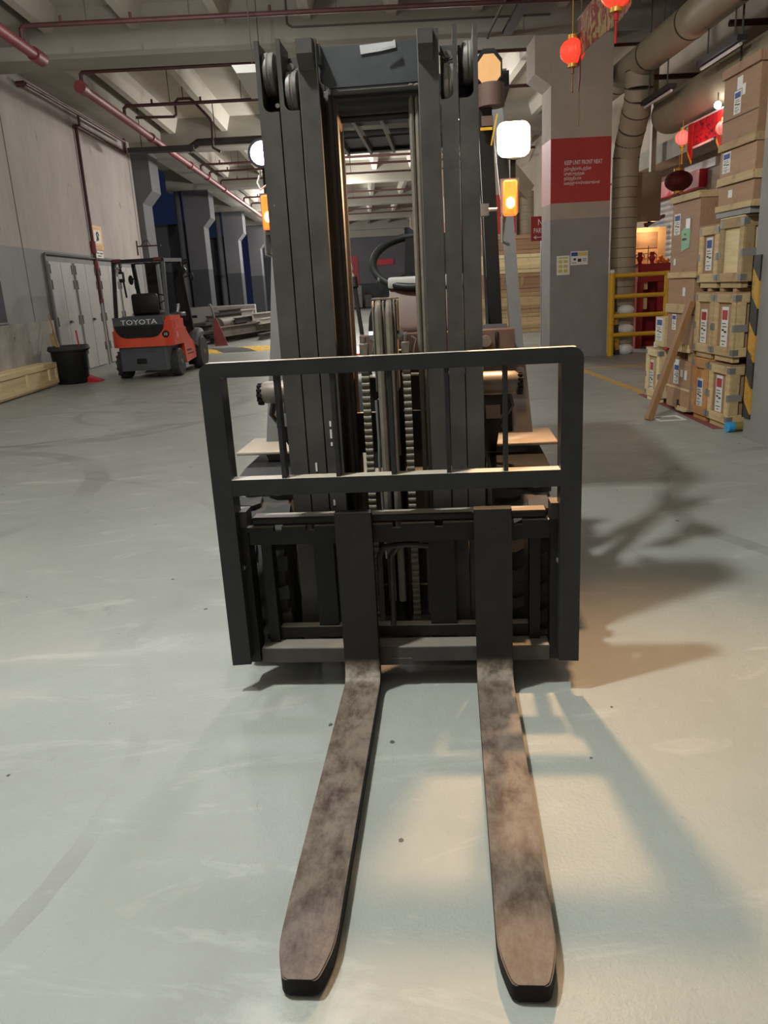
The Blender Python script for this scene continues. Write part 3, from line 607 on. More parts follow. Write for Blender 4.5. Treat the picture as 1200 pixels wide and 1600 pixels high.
MB().box((-.23, .255, .18), (.19, .275, .30)).obj('bottom_tie', [M['dark']], om)
# hose sheaves, hoses
sh = MB().lathe([(.05, -.022), (.05, -.016), (.042, -.01), (.042, .002), (.056, .006), (.056, .012), (.02, .013)], (-.138, .24, 1.886), (1, 0, 0), 28).obj('hose_sheave', [M['rust']], fk)
def hose(pts, r=.0125, m='hose'): return MB().tube(pts, r, 8).obj('hydraulic_hose', [M[m]], fk)
def over(x, y0, y1, ztop, zb0, zb1, r, m, x2=None):
    R = (y1-y0)/2; x2 = x if x2 is None else x2
    return hose([(x, y0, zb0), (x, y0, ztop-R)]+[(x+(x2-x)*i/8, y0+R-R*math.cos(i*math.pi/8), ztop-R+R*math.sin(i*math.pi/8)) for i in range(1, 8)]+[(x2, y1, ztop-R), (x2, y1, zb1)], r, m)
over(-.152, .185, .295, 1.942, .25, .75, .013, 'hose'); over(-.138, .19, .29, 1.938, .3, .70, .013, 'hose')
MB().lathe([(.05, -.02), (.05, -.012), (.04, -.008), (.04, .008), (.05, .012), (.05, .02)], (.108, .24, 1.89), (1, 0, 0), 24).obj('hose_sheave', [M['dark']], fk)
for x in (.098, .116): over(x, .19, .29, 1.943, .22, .9, .0085, 'hose_dusty')
# centre lift cylinder, its hose pulley and the two leaf chains
lc = MB().cyl((-.012, .24, .08), (-.012, .24, 1.14), .042, 20).cyl((-.012, .24, 1.08), (-.012, .24, 1.15), .05, 20).obj('lift_cylinder', [M['dark']], fk)
MB().cyl((-.012, .24, 1.14), (-.012, .24, 1.19), .026, 14).obj('piston_rod', [M['chrome']], lc)
pu = MB()
for x in (-.046, -.012, .022): pu.box((x-.003, .11, 1.03), (x+.003, .21, 1.315), 0, .002)
pu.prism([(.03, 1.31), (.034, 1.314), (.034, 1.22), (.03, 1.22)], .12, .19).box((-.05, .13, 1.318), (.034, .2, 1.323))
pu = pu.obj('hose_pulley', [M['bracket']], fk)
MB().cyl((-.064, .16, 1.205), (.058, .16, 1.205), .009, 10).cyl((-.066, .16, 1.205), (-.05, .16, 1.205), .016, 6).cyl((.026, .16, 1.205), (.044, .16, 1.205), .016, 6).obj('pulley_bolt', [M['metal']], pu)
for x in (-.029, .005): over(x, .11, .20, 1.312, .30, .8, .0125, 'hose_dusty')
hose([(-.052, .13, 1.0), (-.05, .13, .86), (-.053, .135, .80), (-.045, .13, .45)], .005, 'metal')
LINK = MB().cyl((-.0125, 0, 0), (.0125, 0, 0), .0098, 10).box((-.0125, -.003, -.011), (.0125, .008, .011)).mesh('chain_link', [M['chain']])
for x in (-.083, .052):
    c = MB().box((x-.013, .135, .16), (x+.013, .142, 1.13)).obj('lift_chain', [M['dark']], fk)
    for i in range(44):
        z = .18+i*.0218
        l = link(bpy.data.objects.new('chain_link', LINK)); l.parent = c; l.location = (x, .13, z)
    MB().box((x-.014, .12, 1.135), (x+.014, .15, 1.185), 0, .003).cyl((x, .135, 1.18), (x, .135, 1.205), .008, 8).obj('chain_anchor', [M['chain']], c)
    MB().tube([(x+.022, .15, 1.14), (x+.034, .15, 1.19), (x+.018, .15, 1.20)], .003, 6).obj('split_pin', [M['metal']], c)
# truck body
bd = MB()
bd.box((-.165, .74, 1.03), (.45, .80, 1.175), 0, .004)
bd = bd.obj('cowl', [M['brown']], fk)
MB().box((XC-.42, .62, .22), (XC+.42, 2.7, .62)).box((-.155, .80, .5), (.44, 1.15, 1.0)).obj('chassis', [M['dark']], fk)
MB().cyl((.335, .74, 1.13), (.335, .722, 1.13), .022, 14).obj('round_knob', [M['bracket']], bd); MB().box((.372, .735, 1.10), (.386, .742, 1.165), 0, .006).obj('slot', [M['blackplastic']], bd)
MB().prism([(.84, 1.175), (.84, 1.20), (.95, 1.36), (1.2, 1.36), (1.2, 1.0), (.95, 1.0)], -.05, .33, 'yz').obj('dash_panel', [M['brown']], fk)
MB().box((-.055, .92, 1.345), (.33, 1.16, 1.392), 0, .012, 2).obj('dash_top', [M['silver']], fk)
sw = MB().torus((.055, 1.06, 1.455), (0, -.60, .80), .178, .0165, 44, 12).obj('steering_wheel', [M['blackplastic']], fk)
MB().prism([(.01, 1.385), (.30, 1.385), (.30, 1.57), (.02, 1.545)], 1.045, 1.075).obj('wheel_hub', [M['blackplastic']], sw)
MB().cyl((.06, 1.09, 1.30), (.06, 1.06, 1.42), .03, 12).obj('steering_column', [M['blackplastic']], fk)
MB().tube([(.02, .98, 1.355), (-.06, .97, 1.372), (-.1, .965, 1.385)], .013, 10, 0, True, [.009, .014, .013]).obj('direction_lever', [M['truckgrey']], fk)
MB().tube([(-.13, .9, .9), (-.175, .95, 1.16), (-.2, 1.0, 1.36)], .009, 8).cyl((-.2, 1.0, 1.36), (-.205, 1.01, 1.40), .016, 10).obj('lever', [M['blackplastic']], fk)
MB().prism(arc(.06, 1.15, .275, math.pi, 0, 14)+[(.335, .95), (-.215, .95)], 1.62, 1.76).box((-.16, 1.2, .86), (.28, 1.66, .97), 0, .03, 2).obj('seat', [M['blackplastic']], fk)
MB().box((XC-.46, 1.5, .6), (XC+.46, 2.55, .9), 0, .05, 2).obj('engine_hood', [M['char']], fk)
cw = [(XC-.52, 2.3), (XC+.52, 2.3), (XC+.52, 2.6), (XC+.42, 2.86), (XC+.2, 2.95), (XC-.2, 2.95), (XC-.42, 2.86), (XC-.52, 2.6)]
MB().prism(cw, .25, .98, 'xy').obj('counterweight', [M['orange_body']], fk)
# wheels with separate tread lugs
LUG = MB().prism([(-.10, -.026), (-.04, -.032), (-.012, -.018), (-.012, .022), (-.04, .008), (-.10, .026)], .0, .022, 'xy').mesh('tread_lug', [M['rubber']])
def wheel(x, y, r, w, sub=True):
    t = MB().lathe([(r*.5, -w/2), (r*.86, -w/2), (r*.955, -w*.42), (r*.965, -w*.2), (r*.97, 0), (r*.965, w*.2), (r*.955, w*.42), (r*.86, w/2), (r*.5, w/2)], (x, y, r), (1, 0, 0), 36).obj('tyre', [M['rubber']], fk)
    MB().lathe([(.05, -w/2-.01), (r*.3, -w/2+.02), (r*.5, -w/2-.004), (r*.52, -w/2+.01), (r*.52, w/2-.01), (r*.5, w/2+.004), (r*.3, w/2-.02), (.05, w/2+.01)], (x, y, r), (1, 0, 0), 28).obj('rim', [M['truckgrey']], t)
    n = 20
    for i in range(n*2):
        a = 2*math.pi*(i//2+(i % 2)*.5)/n
        l = link(bpy.data.objects.new('tread_lug', LUG)); l.parent = t
        m = Matrix.Translation((x, y, r)) @ Matrix.Rotation(a, 4, 'X') @ Matrix.Translation((0, 0, r*.955))
        l.matrix_local = m @ Matrix.Diagonal(((w/.2) * (1 if i % 2 else -1), 1, 1, 1))
    return t
for sx in (-1, 1): wheel(XC+sx*.475, .48, .325, .205)
for sx in (-1, 1): wheel(XC+sx*.44, 2.15, .27, .17)
MB().cyl((XC-.4, .48, .325), (XC+.4, .48, .325), .06, 14).box((XC-.2, .38, .22), (XC+.2, .7, .44)).obj('drive_axle', [M['dark']], fk)
for sx in (-1, 1):
    x0, x1 = (XC-.575, XC-.365) if sx < 0 else (XC+.365, XC+.575)
    MB().prism([(.36, .675), (.37, .70), (.48, .71), (.74, .71), (.74, .69), (.48, .69)], x0, x1, 'yz').obj('fender', [M['blackplastic']], fk)
    xo, xi = XC+sx*.63, XC+sx*.34
    a = MB().box((min(xo, xi), .56, .742), (max(xo, xi), .86, .756), 0, .004).obj('step_plate', [M['step']], fk)
    MB().prism([(XC+sx*.45, .50), (XC+sx*.36, .50), (XC+sx*.36, .742), (XC+sx*.52, .742)], .60, .70).obj('step_bracket', [M['truckgrey']], a)
    # guard pillar: broad foot plate tapering into the upright
    b0 = Vector((XC+sx*.515, .79, .75)); b1 = Vector((XC+sx*.475, 1.0, 1.62)); b2 = Vector((XC+sx*.44, 1.2, 2.14))
    s = MB(); ring = []
    for p, wx, dy in ((b0, .078, .05), (b0.lerp(b1, .45), .05, .045), (b1, .045, .04), (b2, .045, .04)):
        ring.append([s.bm.verts.new(p+Vector((i*wx/2, j*dy/2, 0))) for i, j in ((-1,-1),(1,-1),(1,1),(-1,1))])
    for q, r_ in zip(ring, ring[1:]):
        for i in range(4): s.bm.faces.new((q[i], q[(i+1)%4], r_[(i+1)%4], r_[i]))
    s.bm.faces.new(ring[0]); s.bm.faces.new(ring[-1])
    pl = s.obj('guard_pillar', [M['truckgrey']], fk)
    if sx > 0: MB().prism([(XC+.36, .76), (XC+.515, .76), (XC+.50, 1.0), (XC+.455, 1.19), (XC+.36, 1.19)], .80, .815).cyl((XC+.505, .80, 1.0), (XC+.505, .765, 1.0), .018, 12).obj('foot_plate', [M['truckgrey']], pl)
    MB().obox((XC+sx*.47, 2.3, .9), (XC+sx*.44, 2.42, 2.12), .05, .05).obj('rear_pillar', [M['truckgrey']], fk)
    # tilt cylinder pin housing behind the mast
    tc = MB().lathe([(.03, -.075), (.040, -.06), (.042, 0), (.042, .09), (.02, .09)], (XC+sx*.395, .42, 1.005), (-sx, 0, 0), 22).obj('tilt_housing', [M['bracket']], fk)
    gz = MB().cyl((XC+sx*.462, .42, 1.0), (XC+sx*.482, .42, 1.0), .03, 14)
    for i in range(12):
        a = 2*math.pi*i/12; c = Vector((XC+sx*.472, .42+.035*math.cos(a), 1.0+.035*math.sin(a))); gz.box(c-Vector((.009, .005, .005)), c+Vector((.009, .005, .005)))
    gz.obj('ribbed_cap', [M['blackplastic']], tc)
    MB().obox((XC+sx*.37, .30, .92), (XC+sx*.37, .85, .60), .05, .05).obj('tilt_cylinder', [M['dark']], fk)
    MB().tube([(XC+sx*.43, .44, .97), (XC+sx*.445, .45, .92), (XC+sx*.42, .46, .88), (XC+sx*.40, .46, .84)], .012, 8).obj('tilt_hose', [M['hose']], fk)
# overhead guard
rf = MB().box((XC-.50, 1.18, 2.12), (XC+.50, 1.28, 2.18)).box((XC-.50, 2.40, 2.10), (XC+.50, 2.46, 2.16)).box((XC-.50, 1.18, 2.11), (XC-.44, 2.46, 2.17)).box((XC+.44, 1.18, 2.11), (XC+.50, 2.46, 2.17)).obj('overhead_guard', [M['blackplastic']], fk)
MB().box((XC-.46, 2.07, 2.115), (XC+.46, 2.43, 2.125)).obj('rear_plate', [M['dark']], rf); MB().box((XC-.46, 1.66, 2.118), (XC+.46, 1.76, 2.125)).obj('cross_plate', [M['dark']], rf)
for i in range(7): MB().box((-.35+.13*i-.008, 1.2, 2.085), (-.35+.13*i+.008, 2.42, 2.118)).obj('roof_bar', [M['bracket']], rf)
sm = bpy.data.materials.new('smoked_roof_sheet'); sm.use_nodes = True; nt = sm.node_tree; nt.nodes.clear()
o_ = nt.nodes.new('ShaderNodeOutputMaterial'); tr_ = nt.nodes.new('ShaderNodeBsdfTransparent'); tr_.inputs[0].default_value = (.42, .41, .40, 1)
gl_ = nt.nodes.new('ShaderNodeBsdfGlossy'); gl_.inputs['Roughness'].default_value = .25; mx_ = nt.nodes.new('ShaderNodeMixShader'); mx_.inputs[0].default_value = .06
nt.links.new(tr_.outputs[0], mx_.inputs[1]); nt.links.new(gl_.outputs[0], mx_.inputs[2]); nt.links.new(mx_.outputs[0], o_.inputs[0])
MB().box((XC-.49, 1.18, 2.182), (XC+.49, 2.46, 2.187)).obj('roof_sheet', [sm], rf)
# lamps
def headlamp(x, z, r, lens, sq):
    h = MB().lathe([(r*.55, .09), (r*.9, .06), (r*1.08, .0), (r*1.08, -.012), (r*.9, -.012)], (x, .72, z), (0, 1, 0), 24).obj('headlamp', [M['blackplastic']], fk)
    l = MB()
    if sq: l.prism([(x+a, z+b) for a, b in arc(r*.5, r*.5, r*.45, 0, math.pi/2, 5)+arc(-r*.5, r*.5, r*.45, math.pi/2, math.pi, 5)+arc(-r*.5, -r*.5, r*.45, math.pi, 1.5*math.pi, 5)+arc(r*.5, -r*.5, r*.45, 1.5*math.pi, 2*math.pi, 5)], .695, .708)
    else: l.lathe([(r*.9, 0), (r*.7, -.012), (r*.3, -.02)], (x, .71, z), (0, 1, 0), 24)
    l.obj('lens', [lens], h)
    sx = 1 if x > 0 else -1
    MB().box((x-.012, .77, z-.012), (x+.012, 1.06, z+.012)).box((x-.01, .74, z-.16), (x+.01, .77, z+.02)).obj('lamp_bracket', [M['dark']], h)
    return h
headlamp(.445, 1.845, .062, M['lens_warm'], True); headlamp(-.487, 1.86, .048, M['lens_cool'], False)
MB().tube([(-.50, .73, 1.80), (-.515, .72, 1.76), (-.505, .72, 1.735), (-.48, .72, 1.75), (-.47, .73, 1.80)], .004, 6).obj('lamp_wire', [M['white']], fk)
for x, z in ((.432, 1.648), (-.478, 1.652)):
    i = MB().box((x-.026, .70, z-.062), (x+.026, .73, z+.062), 0, .006).obj('indicator', [M['lens_orange']], fk)
    MB().ell((x, .694, z-.018), (.016, .008, .02), 12, 8).obj('bulb', [M['bulb_orange']], i)
    MB().box((x-.034, .73, z-.05), (x+.034, .75, z+.07)).tube([(x-.03, .735, z-.06), (x-.03, .735, z-.15), (x+.0, .80, z-.16)], .006, 6).obj('indicator_bracket', [M['metal']], i)
mr = MB().prism([(.37+.055*math.cos(a), 2.13+.07*math.sin(a)) for a in [math.pi/8+i*math.pi/4 for i in range(8)]], .90, .925).obj('rear_mirror', [M['blackplastic']], fk)
MB().prism([(.37+.048*math.cos(a), 2.122+.058*math.sin(a)) for a in [math.pi/8+i*math.pi/4 for i in range(8)]], .896, .90).obj('mirror_glass', [M['amber_lit_glass']], mr)
MB().cyl((.38, .93, 2.0), (.38, .93, 2.08), .05, 16).box((.34, .9, 1.93), (.385, .92, 1.965), 0).obj('warning_beeper', [M['brown']], fk)
MB().obox((.40, .9, 1.97), (.375, .9, 1.86), .006, .006).box((.335, .9, 1.915), (.38, .91, 1.925)).obj('yellow_tag', [M['yellow']], fk)
MB().box((.315, .55, 1.58), (.345, .6, 1.62)).cyl((.345, .57, 1.60), (.375, .57, 1.60), .006, 8).obj('mast_stop', [M['metal']], fk)
MB().obox((.388, .95, 1.12), (.35, .95, 2.1), .054, .04, 0, (0, 1, 0)).obj('window_pillar', [M['blackplastic']], fk)

for x, z, h in ((-.205, .925, .018), (-.205, .885, .03), (-.205, .86, .012), (-.262, .775, .03), (-.21, .655, .02)):
    MB().box((x-.003, .0985, z), (x+.003, .1, z+h)).obj('paint_chip', [M['white']], im if x > -.23 else mm)
# the mast stands a little behind the carriage
for o in [om, mm, im, sh, lc, pu]+[c for c in fk.children if c.name.split('.')[0] in ('hydraulic_hose', 'lift_chain', 'hose_sheave')]:
    o.scale = (1.0395,)*3; o.location = (-.0077, .096, -.0537)
# ---------------------------------------------------------------- red counterbalance forklift by the store doors
M['red_body'] = pm('red_orange_paint', srgb(206, 70, 48), srgb(220, 84, 58), 3, .32)
M['taillight'] = pm('tail_lamp_red', srgb(104, 44, 42), None, 6, .3)
rk = thing('forklift', 'red forklift with charcoal base parked by the pale store doors, seen from behind', 'forklift', (-3.93, 12.02, 0), -.075)
def rr(x0, x1, y0, y1, r, n=5):                           # plan with rounded rear corners
    return [(x1, y1), (x0, y1)]+[(x0+r-r*math.cos(a), y0+r-r*math.sin(a)) for a in [i/n*math.pi/2 for i in range(n+1)]]+[(x1-r+r*math.sin(a), y0+r-r*math.cos(a)) for a in [i/n*math.pi/2 for i in range(n+1)]]
MB().prism(rr(-.55, .55, -.42, .5, .22), .56, .84, 'xy').prism(rr(-.53, .53, -.38, .45, .2), .84, 1.0, 'xy').prism(rr(-.5, .5, -.33, .4, .16), 1.0, 1.06, 'xy').obj('counterweight', [M['red_body']], rk)
hp_ = MB().prism([(-.43, .93), (.43, .93), (.40, .82), (.33, .745), (.24, .72), (-.24, .72), (-.33, .745), (-.40, .82)], -.432, -.36).obj('radiator_panel', [M['blackplastic']], rk)
MB().prism([(-.45, 1.07), (.45, 1.07), (.43, .92), (-.43, .92)], -.428, -.26).obj('grey_hood_rear', [M['char']], rk)
text('lettering', 'TOYOTA', .118, M['white'], rk, (-.305, -.431, .945), xscale=1.32, depth=.002)
bdg = MB().cyl((.43, -.36, .76), (.452, -.385, .76), .062, 20).obj('number_badge', [M['blackplastic']], rk)
text('lettering', '10', .075, M['white'], rk, (.420, -.417, .735), (math.pi/2, 0, .7), 'LEFT', .95, .002)
text('lettering', 'A', .16, M['paper'], rk, (.556, -.10, .68), (math.pi/2, 0, math.pi/2), 'LEFT', .7)
MB().prism(rr(-.44, .44, -.36, .5, .06), .15, .56, 'xy').box((-.30, -.372, .49), (.2, -.35, .555)).obj('chassis', [M['char']], rk)
MB().box((-.13, -.375, .27), (.05, -.33, .36), 0, .01).obj('tow_recess', [M['blackplastic']], rk)
MB().box((.02, -.367, .18), (.38, -.355, .47), 0, .004).obj('chassis_plate', [M['char']], rk)
for xa, xb in ((.40, .545), (-.545, -.40)): MB().prism([(-.1, .95), (.30, .95), (.75, .62), (.98, .52), (1.0, .25), (.36, .2), (.3, .56), (-.1, .56)], xa, xb, 'yz').obj('side_panel', [M['red_body']], rk)
MB().box((.546, .42, .40), (.548, .72, .43)).box((.546, .45, .34), (.548, .85, .36)).obj('side_print', [M['black_ink']], rk)
MB().box((-.46, .3, .5), (.46, 1.0, .62)).box((-.40, -.1, .95), (.40, .5, 1.08)).obj('floor_plate', [M['char']], rk)
MB().box((-.25, .1, 1.05), (.25, .5, 1.16), 0, .04, 2).obj('seat_cushion', [M['blackplastic']], rk)
MB().box((-.24, .02, 1.1), (.24, .14, 1.46), 0, .05, 2).obj('seat_backrest', [M['blackplastic']], rk)
def rwheel(x, y, r, w):
    t = MB().lathe([(r*.55, -w/2), (r*.9, -w/2), (r, -w*.35), (r, w*.35), (r*.9, w/2), (r*.55, w/2)], (x, y, r), (1, 0, 0), 32).obj('tyre', [M['rubber']], rk)
    MB().lathe([(.04, -w/2-.01), (r*.35, -w/2+.03), (r*.56, -w/2), (r*.57, w/2), (r*.35, w/2-.03), (.04, w/2+.01)], (x, y, r), (1, 0, 0), 24).obj('rim', [M['truckgrey']], t)
    for i in range(14):
        l = link(bpy.data.objects.new('tread_lug', LUG)); l.parent = t
        l.matrix_local = Matrix.Translation((x, y, r)) @ Matrix.Rotation(2*math.pi*i/14, 4, 'X') @ Matrix.Translation((0, 0, r*.985)) @ Matrix.Diagonal((w/.2, .9, .6, 1))
        l2 = inst(l); l2.parent = t; l2.matrix_local = l.matrix_local @ Matrix.Diagonal((-1, 1, 1, 1))
for x, y, r, w in ((-.47, 0, .245, .18), (.47, 0, .245, .18), (-.5, 1.4, .31, .2), (.5, 1.4, .31, .2)): rwheel(x, y, r, w)
for sx in (-1, 1): MB().tube([(sx*.5, 1.02, .45), (sx*.5, 1.1, .62), (sx*.5, 1.3, .69), (sx*.5, 1.5, .68)], .1, 8).obj('fender', [M['char']], rk)
for sx in (-1, 1):
    MB().obox((sx*.46, -.2, 1.02), (sx*.44, -.02, 2.0), .055, .055).obj('rear_pillar', [M['char'] if sx > 0 else M['blackplastic']], rk)
    MB().obox((sx*.46, 1.25, .7), (sx*.44, .95, 2.0), .06, .06).obj('front_pillar', [M['blackplastic']], rk)
    MB().obox((sx*.44, -.04, 2.0), (sx*.44, 1.0, 2.03), .06, .06).obj('roof_rail', [M['char']], rk)
    MB().box((sx*.36-.07, -.07, 2.0), (sx*.36+.07, -.055, 2.05)).obj('tail_lamp', [M['taillight']], rk)
    m_ = MB().tube([(sx*.46, 1.1, 1.72), (sx*.56, 1.12, 1.75)], .012, 6).ell((sx*.58, 1.12, 1.72), (.05, .03, .09), 10, 8).obj('mirror', [M['blackplastic']], rk)
    mp2 = MB().box((sx*.27-.10, 1.42, .12), (sx*.27+.10, 1.56, 2.06)).obj('mast_rail', [M['blackplastic']], rk)
MB().box((-.46, -.06, 1.98), (.46, .0, 2.04)).box((-.46, .94, 1.99), (.46, 1.02, 2.05)).obj('roof_frame', [M['blackplastic']], rk)
for i in range(6): MB().box((-.36+.145*i-.01, 0, 2.0), (-.36+.145*i+.01, .96, 2.02)).obj('roof_bar', [M['char']], rk)
MB().box((-.46, 1.6, .1), (.46, 1.64, .5)).box((-.46, 1.63, .95), (.46, 1.66, 1.0)).obj('carriage', [M['blackplastic']], rk)
for sx in (-1, 1): MB().box((sx*.25-.06, 1.66, .05), (sx*.25+.06, 2.7, .09)).box((sx*.25-.06, 1.62, .05), (sx*.25+.06, 1.66, .6)).obj('fork', [M['dark']], rk)
MB().box((-.25, 1.45, 2.0), (.25, 1.55, 2.06)).obj('mast_crosshead', [M['blackplastic']], rk)
MB().cyl((.42, 1.1, 1.98), (.5, 1.2, 2.0), .05, 12).cyl((.46, .98, 1.84), (.46, 1.06, 1.84), .07, 14).obj('work_lamp', [M['blackplastic']], rk)
MB().tube([(-.30, .02, 1.4), (-.31, -.0, 1.65), (-.34, -.02, 1.98)], .018, 8).box((-.37, -.06, 1.66), (-.27, -.01, 1.84), 0, .02, 2).obj('lamp_post', [M['blackplastic']], rk)
MB().box((-.36, -.066, 1.72), (-.30, -.06, 1.80)).obj('lamp_glass', [M['paper']], rk)
MB().torus((-.33, -.08, 1.93), (0, 1, 0), .05, .008, 20, 6).obj('cable_loop', [M['rod']], rk)
MB().torus((0, .75, 1.35), (0, -.5, .86), .16, .012, 28, 8).cyl((0, .95, .9), (0, .78, 1.33), .025, 8).obj('steering_wheel', [M['blackplastic']], rk)
MB().tube([(.40, .6, 1.1), (.42, .62, 1.2), (.41, .64, 1.24)], .03, 10).obj('bottle_holder', [M['metal']], rk)
MB().box((.3, .45, 1.02), (.5, .8, 1.1), 0, .02).obj('control_box', [M['char']], rk)
# ---------------------------------------------------------------- wooden crates
for k, (a, b) in {'crate': ((182, 152, 108), (208, 182, 138)), 'crate_dk': ((154, 126, 90), (180, 152, 112)), 'ply': ((158, 122, 94), (172, 136, 106)), 'ply_dk': ((140, 108, 84), (154, 122, 96)), 'orangewood': ((186, 128, 74), (204, 150, 94)), 'pale': ((214, 190, 142), (232, 212, 168)), 'beam': ((138, 100, 66), (160, 120, 82))}.items():
    M[k] = wood('wood_'+k, srgb(*a), srgb(*b), 1.0, 'x' if k not in ('beam',) else 'z')
M['strap'] = pm('metal_corner_strap', srgb(124, 122, 120), srgb(140, 138, 134), 30, .5, .3)
M['tape_grey'] = pm('grey_tape', srgb(132, 128, 122), srgb(142, 138, 132), 20, .6)
def label(par, x0, z0, w_, h, ink, y=-.002, name='shipping_label'):
    s = MB().box((x0, y-.002, z0), (x0+w_, y, z0+h), 0)
    s.box((x0+w_*.1, y-.0034, z0+h*.68), (x0+w_*.9, y-.002, z0+h*.92), 1)
    for i, (a, b, zz) in enumerate(((.15, .7, .58), (.2, .85, .5), (.15, .45, .40), (.5, .85, .36), (.2, .6, .26), (.15, .8, .14), (.3, .6, .06))):
        s.box((x0+w_*a, y-.0034, z0+h*zz), (x0+w_*b, y-.002, z0+h*(zz+(.05 if i in (2, 3) else .022))), 2)
    return s.obj(name, [M['paper'], M['blue_ink'] if ink == 'b' else M['red_ink'], M['black_ink']], par)
PL = {}
def plank(par, a, b, m, name='plank'):                    # one batten; alike battens share a mesh
    d = tuple(round(b[i]-a[i], 3) for i in range(3)); key = d+(m,)
    if key not in PL: PL[key] = MB().box((0, 0, 0), d, 0, .003).mesh(name, [M[m]])
    o = link(bpy.data.objects.new(name, PL[key])); o.parent = par; o.location = a; return o
def crate(pos, rz, w_, d, h, m, lab, cat_label, group=None, ink=None, bw=.075, rh=.05, sides=True, straps=True, runners=True, mids=(), panel='ply', lz=None, lw=None, lh=None):
    """front at local y=0 facing -y, width along x, depth along +y"""
    t = .02
    r = thing('wooden_crate', cat_label, 'crate', pos, rz, group)
    b0 = rh if runners else 0
    MB().box((t, t, b0), (w_-t, d-t, h-.012)).obj('panel', [M[panel]], r)
    plank(r, (0, 0, b0), (w_, t, b0+bw), m); plank(r, (0, 0, h-bw), (w_, t, h), m)
    for x in (0, w_-bw)+tuple(q*w_-bw/2 for q in mids): plank(r, (x, .001, b0+bw), (x+bw, t, h-bw), m)
    if sides:
        for xs in (0, w_-t):
            plank(r, (xs, t, b0), (xs+t, d, b0+bw), m); plank(r, (xs, t, h-bw), (xs+t, d, h), m)
            plank(r, (xs, t, b0+bw), (xs+t, t+bw, h-bw), m); plank(r, (xs, d-bw, b0+bw), (xs+t, d, h-bw), m)
    plank(r, (0, 0, h), (w_, d, h+.012), panel, 'lid')
    if runners:
        for y in (.02, d-.08): plank(r, (.03, y, 0), (w_-.03, y+.06, rh), m, 'runner')
    if straps:
        for x in (0, w_-.05):
            for z in (b0+.012, h-.062): MB().box((x-.0015, -.0015, z), (x+.05, .0, z+.05)).box((x-.0015 if x == 0 else x+.05, -.0015, z), (x if x == 0 else x+.0515, .05, z+.05)).obj('corner_strap', [M['strap']], r)
        for x in (0, w_-.035): MB().box((x-.001, -.0015, h*.5-.03), (x+.035, 0, h*.5+.03)).obj('edge_strap', [M['strap']], r)
        MB().box((w_, .0, h*.45), (w_+.0015, .12, h*.45+.06)).obj('side_tape', [M['tape_grey']], r)
    if ink: label(r, lab[0], lab[1], lab[2], lab[3], ink, t-.001)
    return r
R90 = -math.pi/2
XF = 3.02
def rc(y1, z0): return (XF, y1, z0)                       # far end of the front; local +x runs towards the camera
GR = None
crate(rc(4.62, .0), R90, .41, .5, .545, 'crate', (.125, .13, .125, .32), 'pale wooden crate with red label on the floor right beside the near grey column', None, 'r')
MB_ = None
c = crate(rc(4.985, .0), R90, .34, .5, .555, 'orangewood', (.085, .12, .125, .26), 'orange-brown wooden crate with blue label on the floor right of the peeling box', None, 'b', panel='orangewood')
crate(rc(4.60, .575), R90, .41, .5, .57, 'crate', (.13, .12, .125, .34), 'wooden crate with red label in the middle layer, next to the striped column guard', None, 'r')
crate(rc(5.0, .575), R90, .385, .5, .57, 'crate', (.105, .13, .125, .30), 'red-labelled wooden crate in the middle layer, directly right of the leaning timber top', None, 'r')
crate(rc(4.575, 1.19), R90, .44, .5, .555, 'crate_dk', (.17, .10, .12, .36), 'wooden crate with pale slatted panel and no blue label, top layer next to the column', None, None, panel='pale')
crate(rc(4.995, 1.19), R90, .40, .5, .525, 'crate', (.125, .15, .125, .28), 'wooden crate with blue label in the top layer, left of the slatted one', None, 'b')
for yy, lb in ((4.25, 'nearest'), (4.5, 'middle'), (4.75, 'farthest')): tag(MB().box((3.05, yy, 1.16), (3.5, yy+.07, 1.188)).obj('packing_timber', [M['crate_dk']]), lb+' dark packing timber between the middle and top crates', 'timber')
def box(y1, z0, wd, h, m, lbl, trim=None, d=.55, labels=(), extra=None, cat='box', name='plywood_box', x=XF):
    r = thing(name, lbl, cat, (x, y1, z0), R90)
    MB().box((0, 0, 0), (wd, d, h), 0, .004).obj('body', [M[m]], r)
    for (z, hh, mm) in (trim or ()):
        plank(r, (-.015, -.018, z), (wd+.012, 0, z+hh), mm, 'batten'); plank(r, (wd, 0, z), (wd+.018, d, z+hh), mm, 'batten')
    for (x0, z1, w_, hh, ink) in labels: label(r, x0, z1, w_, hh, ink, -.0005) if ink else MB().box((x0, -.003, z1), (x0+w_, -.0005, z1+hh)).obj('paper_slip', [M['paper']], r)
    return r
# tall narrow stack above: boxes on pale bearers
pl1 = MB().box((0, 0, 0), (.62, .5, .045)).obj('pallet', [M['tape_grey']]); pl1.location = (XF-.005, 4.66, 1.762); pl1.rotation_euler.z = R90; tag(pl1, 'grey board on top of the slatted crate under the tall stack', 'board')
box(4.645, 1.81, .62, .20, 'ply', 'low plywood box at the bottom of the tall stack, small white slip', ((-.002, .05, 'crate'),), .5, ((.19, .10, .07, .06, None),))
box(4.645, 2.015, .62, .265, 'ply', 'plywood box in the middle of the tall stack with a blue-headed label', ((-.002, .065, 'crate'), ), .5, ((.05, .095, .14, .16, 'b'),))
tb_ = box(4.655, 2.285, .62, .62, 'ply', 'large plywood box topping the tall stack, blue-headed label and slips', ((-.002, .06, 'crate_dk'), (.545, .075, 'ply_dk')), .5, ((.20, .25, .12, .17, 'b'), (.24, .425, .09, .09, None), (.335, .37, .05, .08, None)))
MB().box((0, -.003, .225), (.62, 0, .229)).obj('board_joint', [M['black_gap']], tb_)
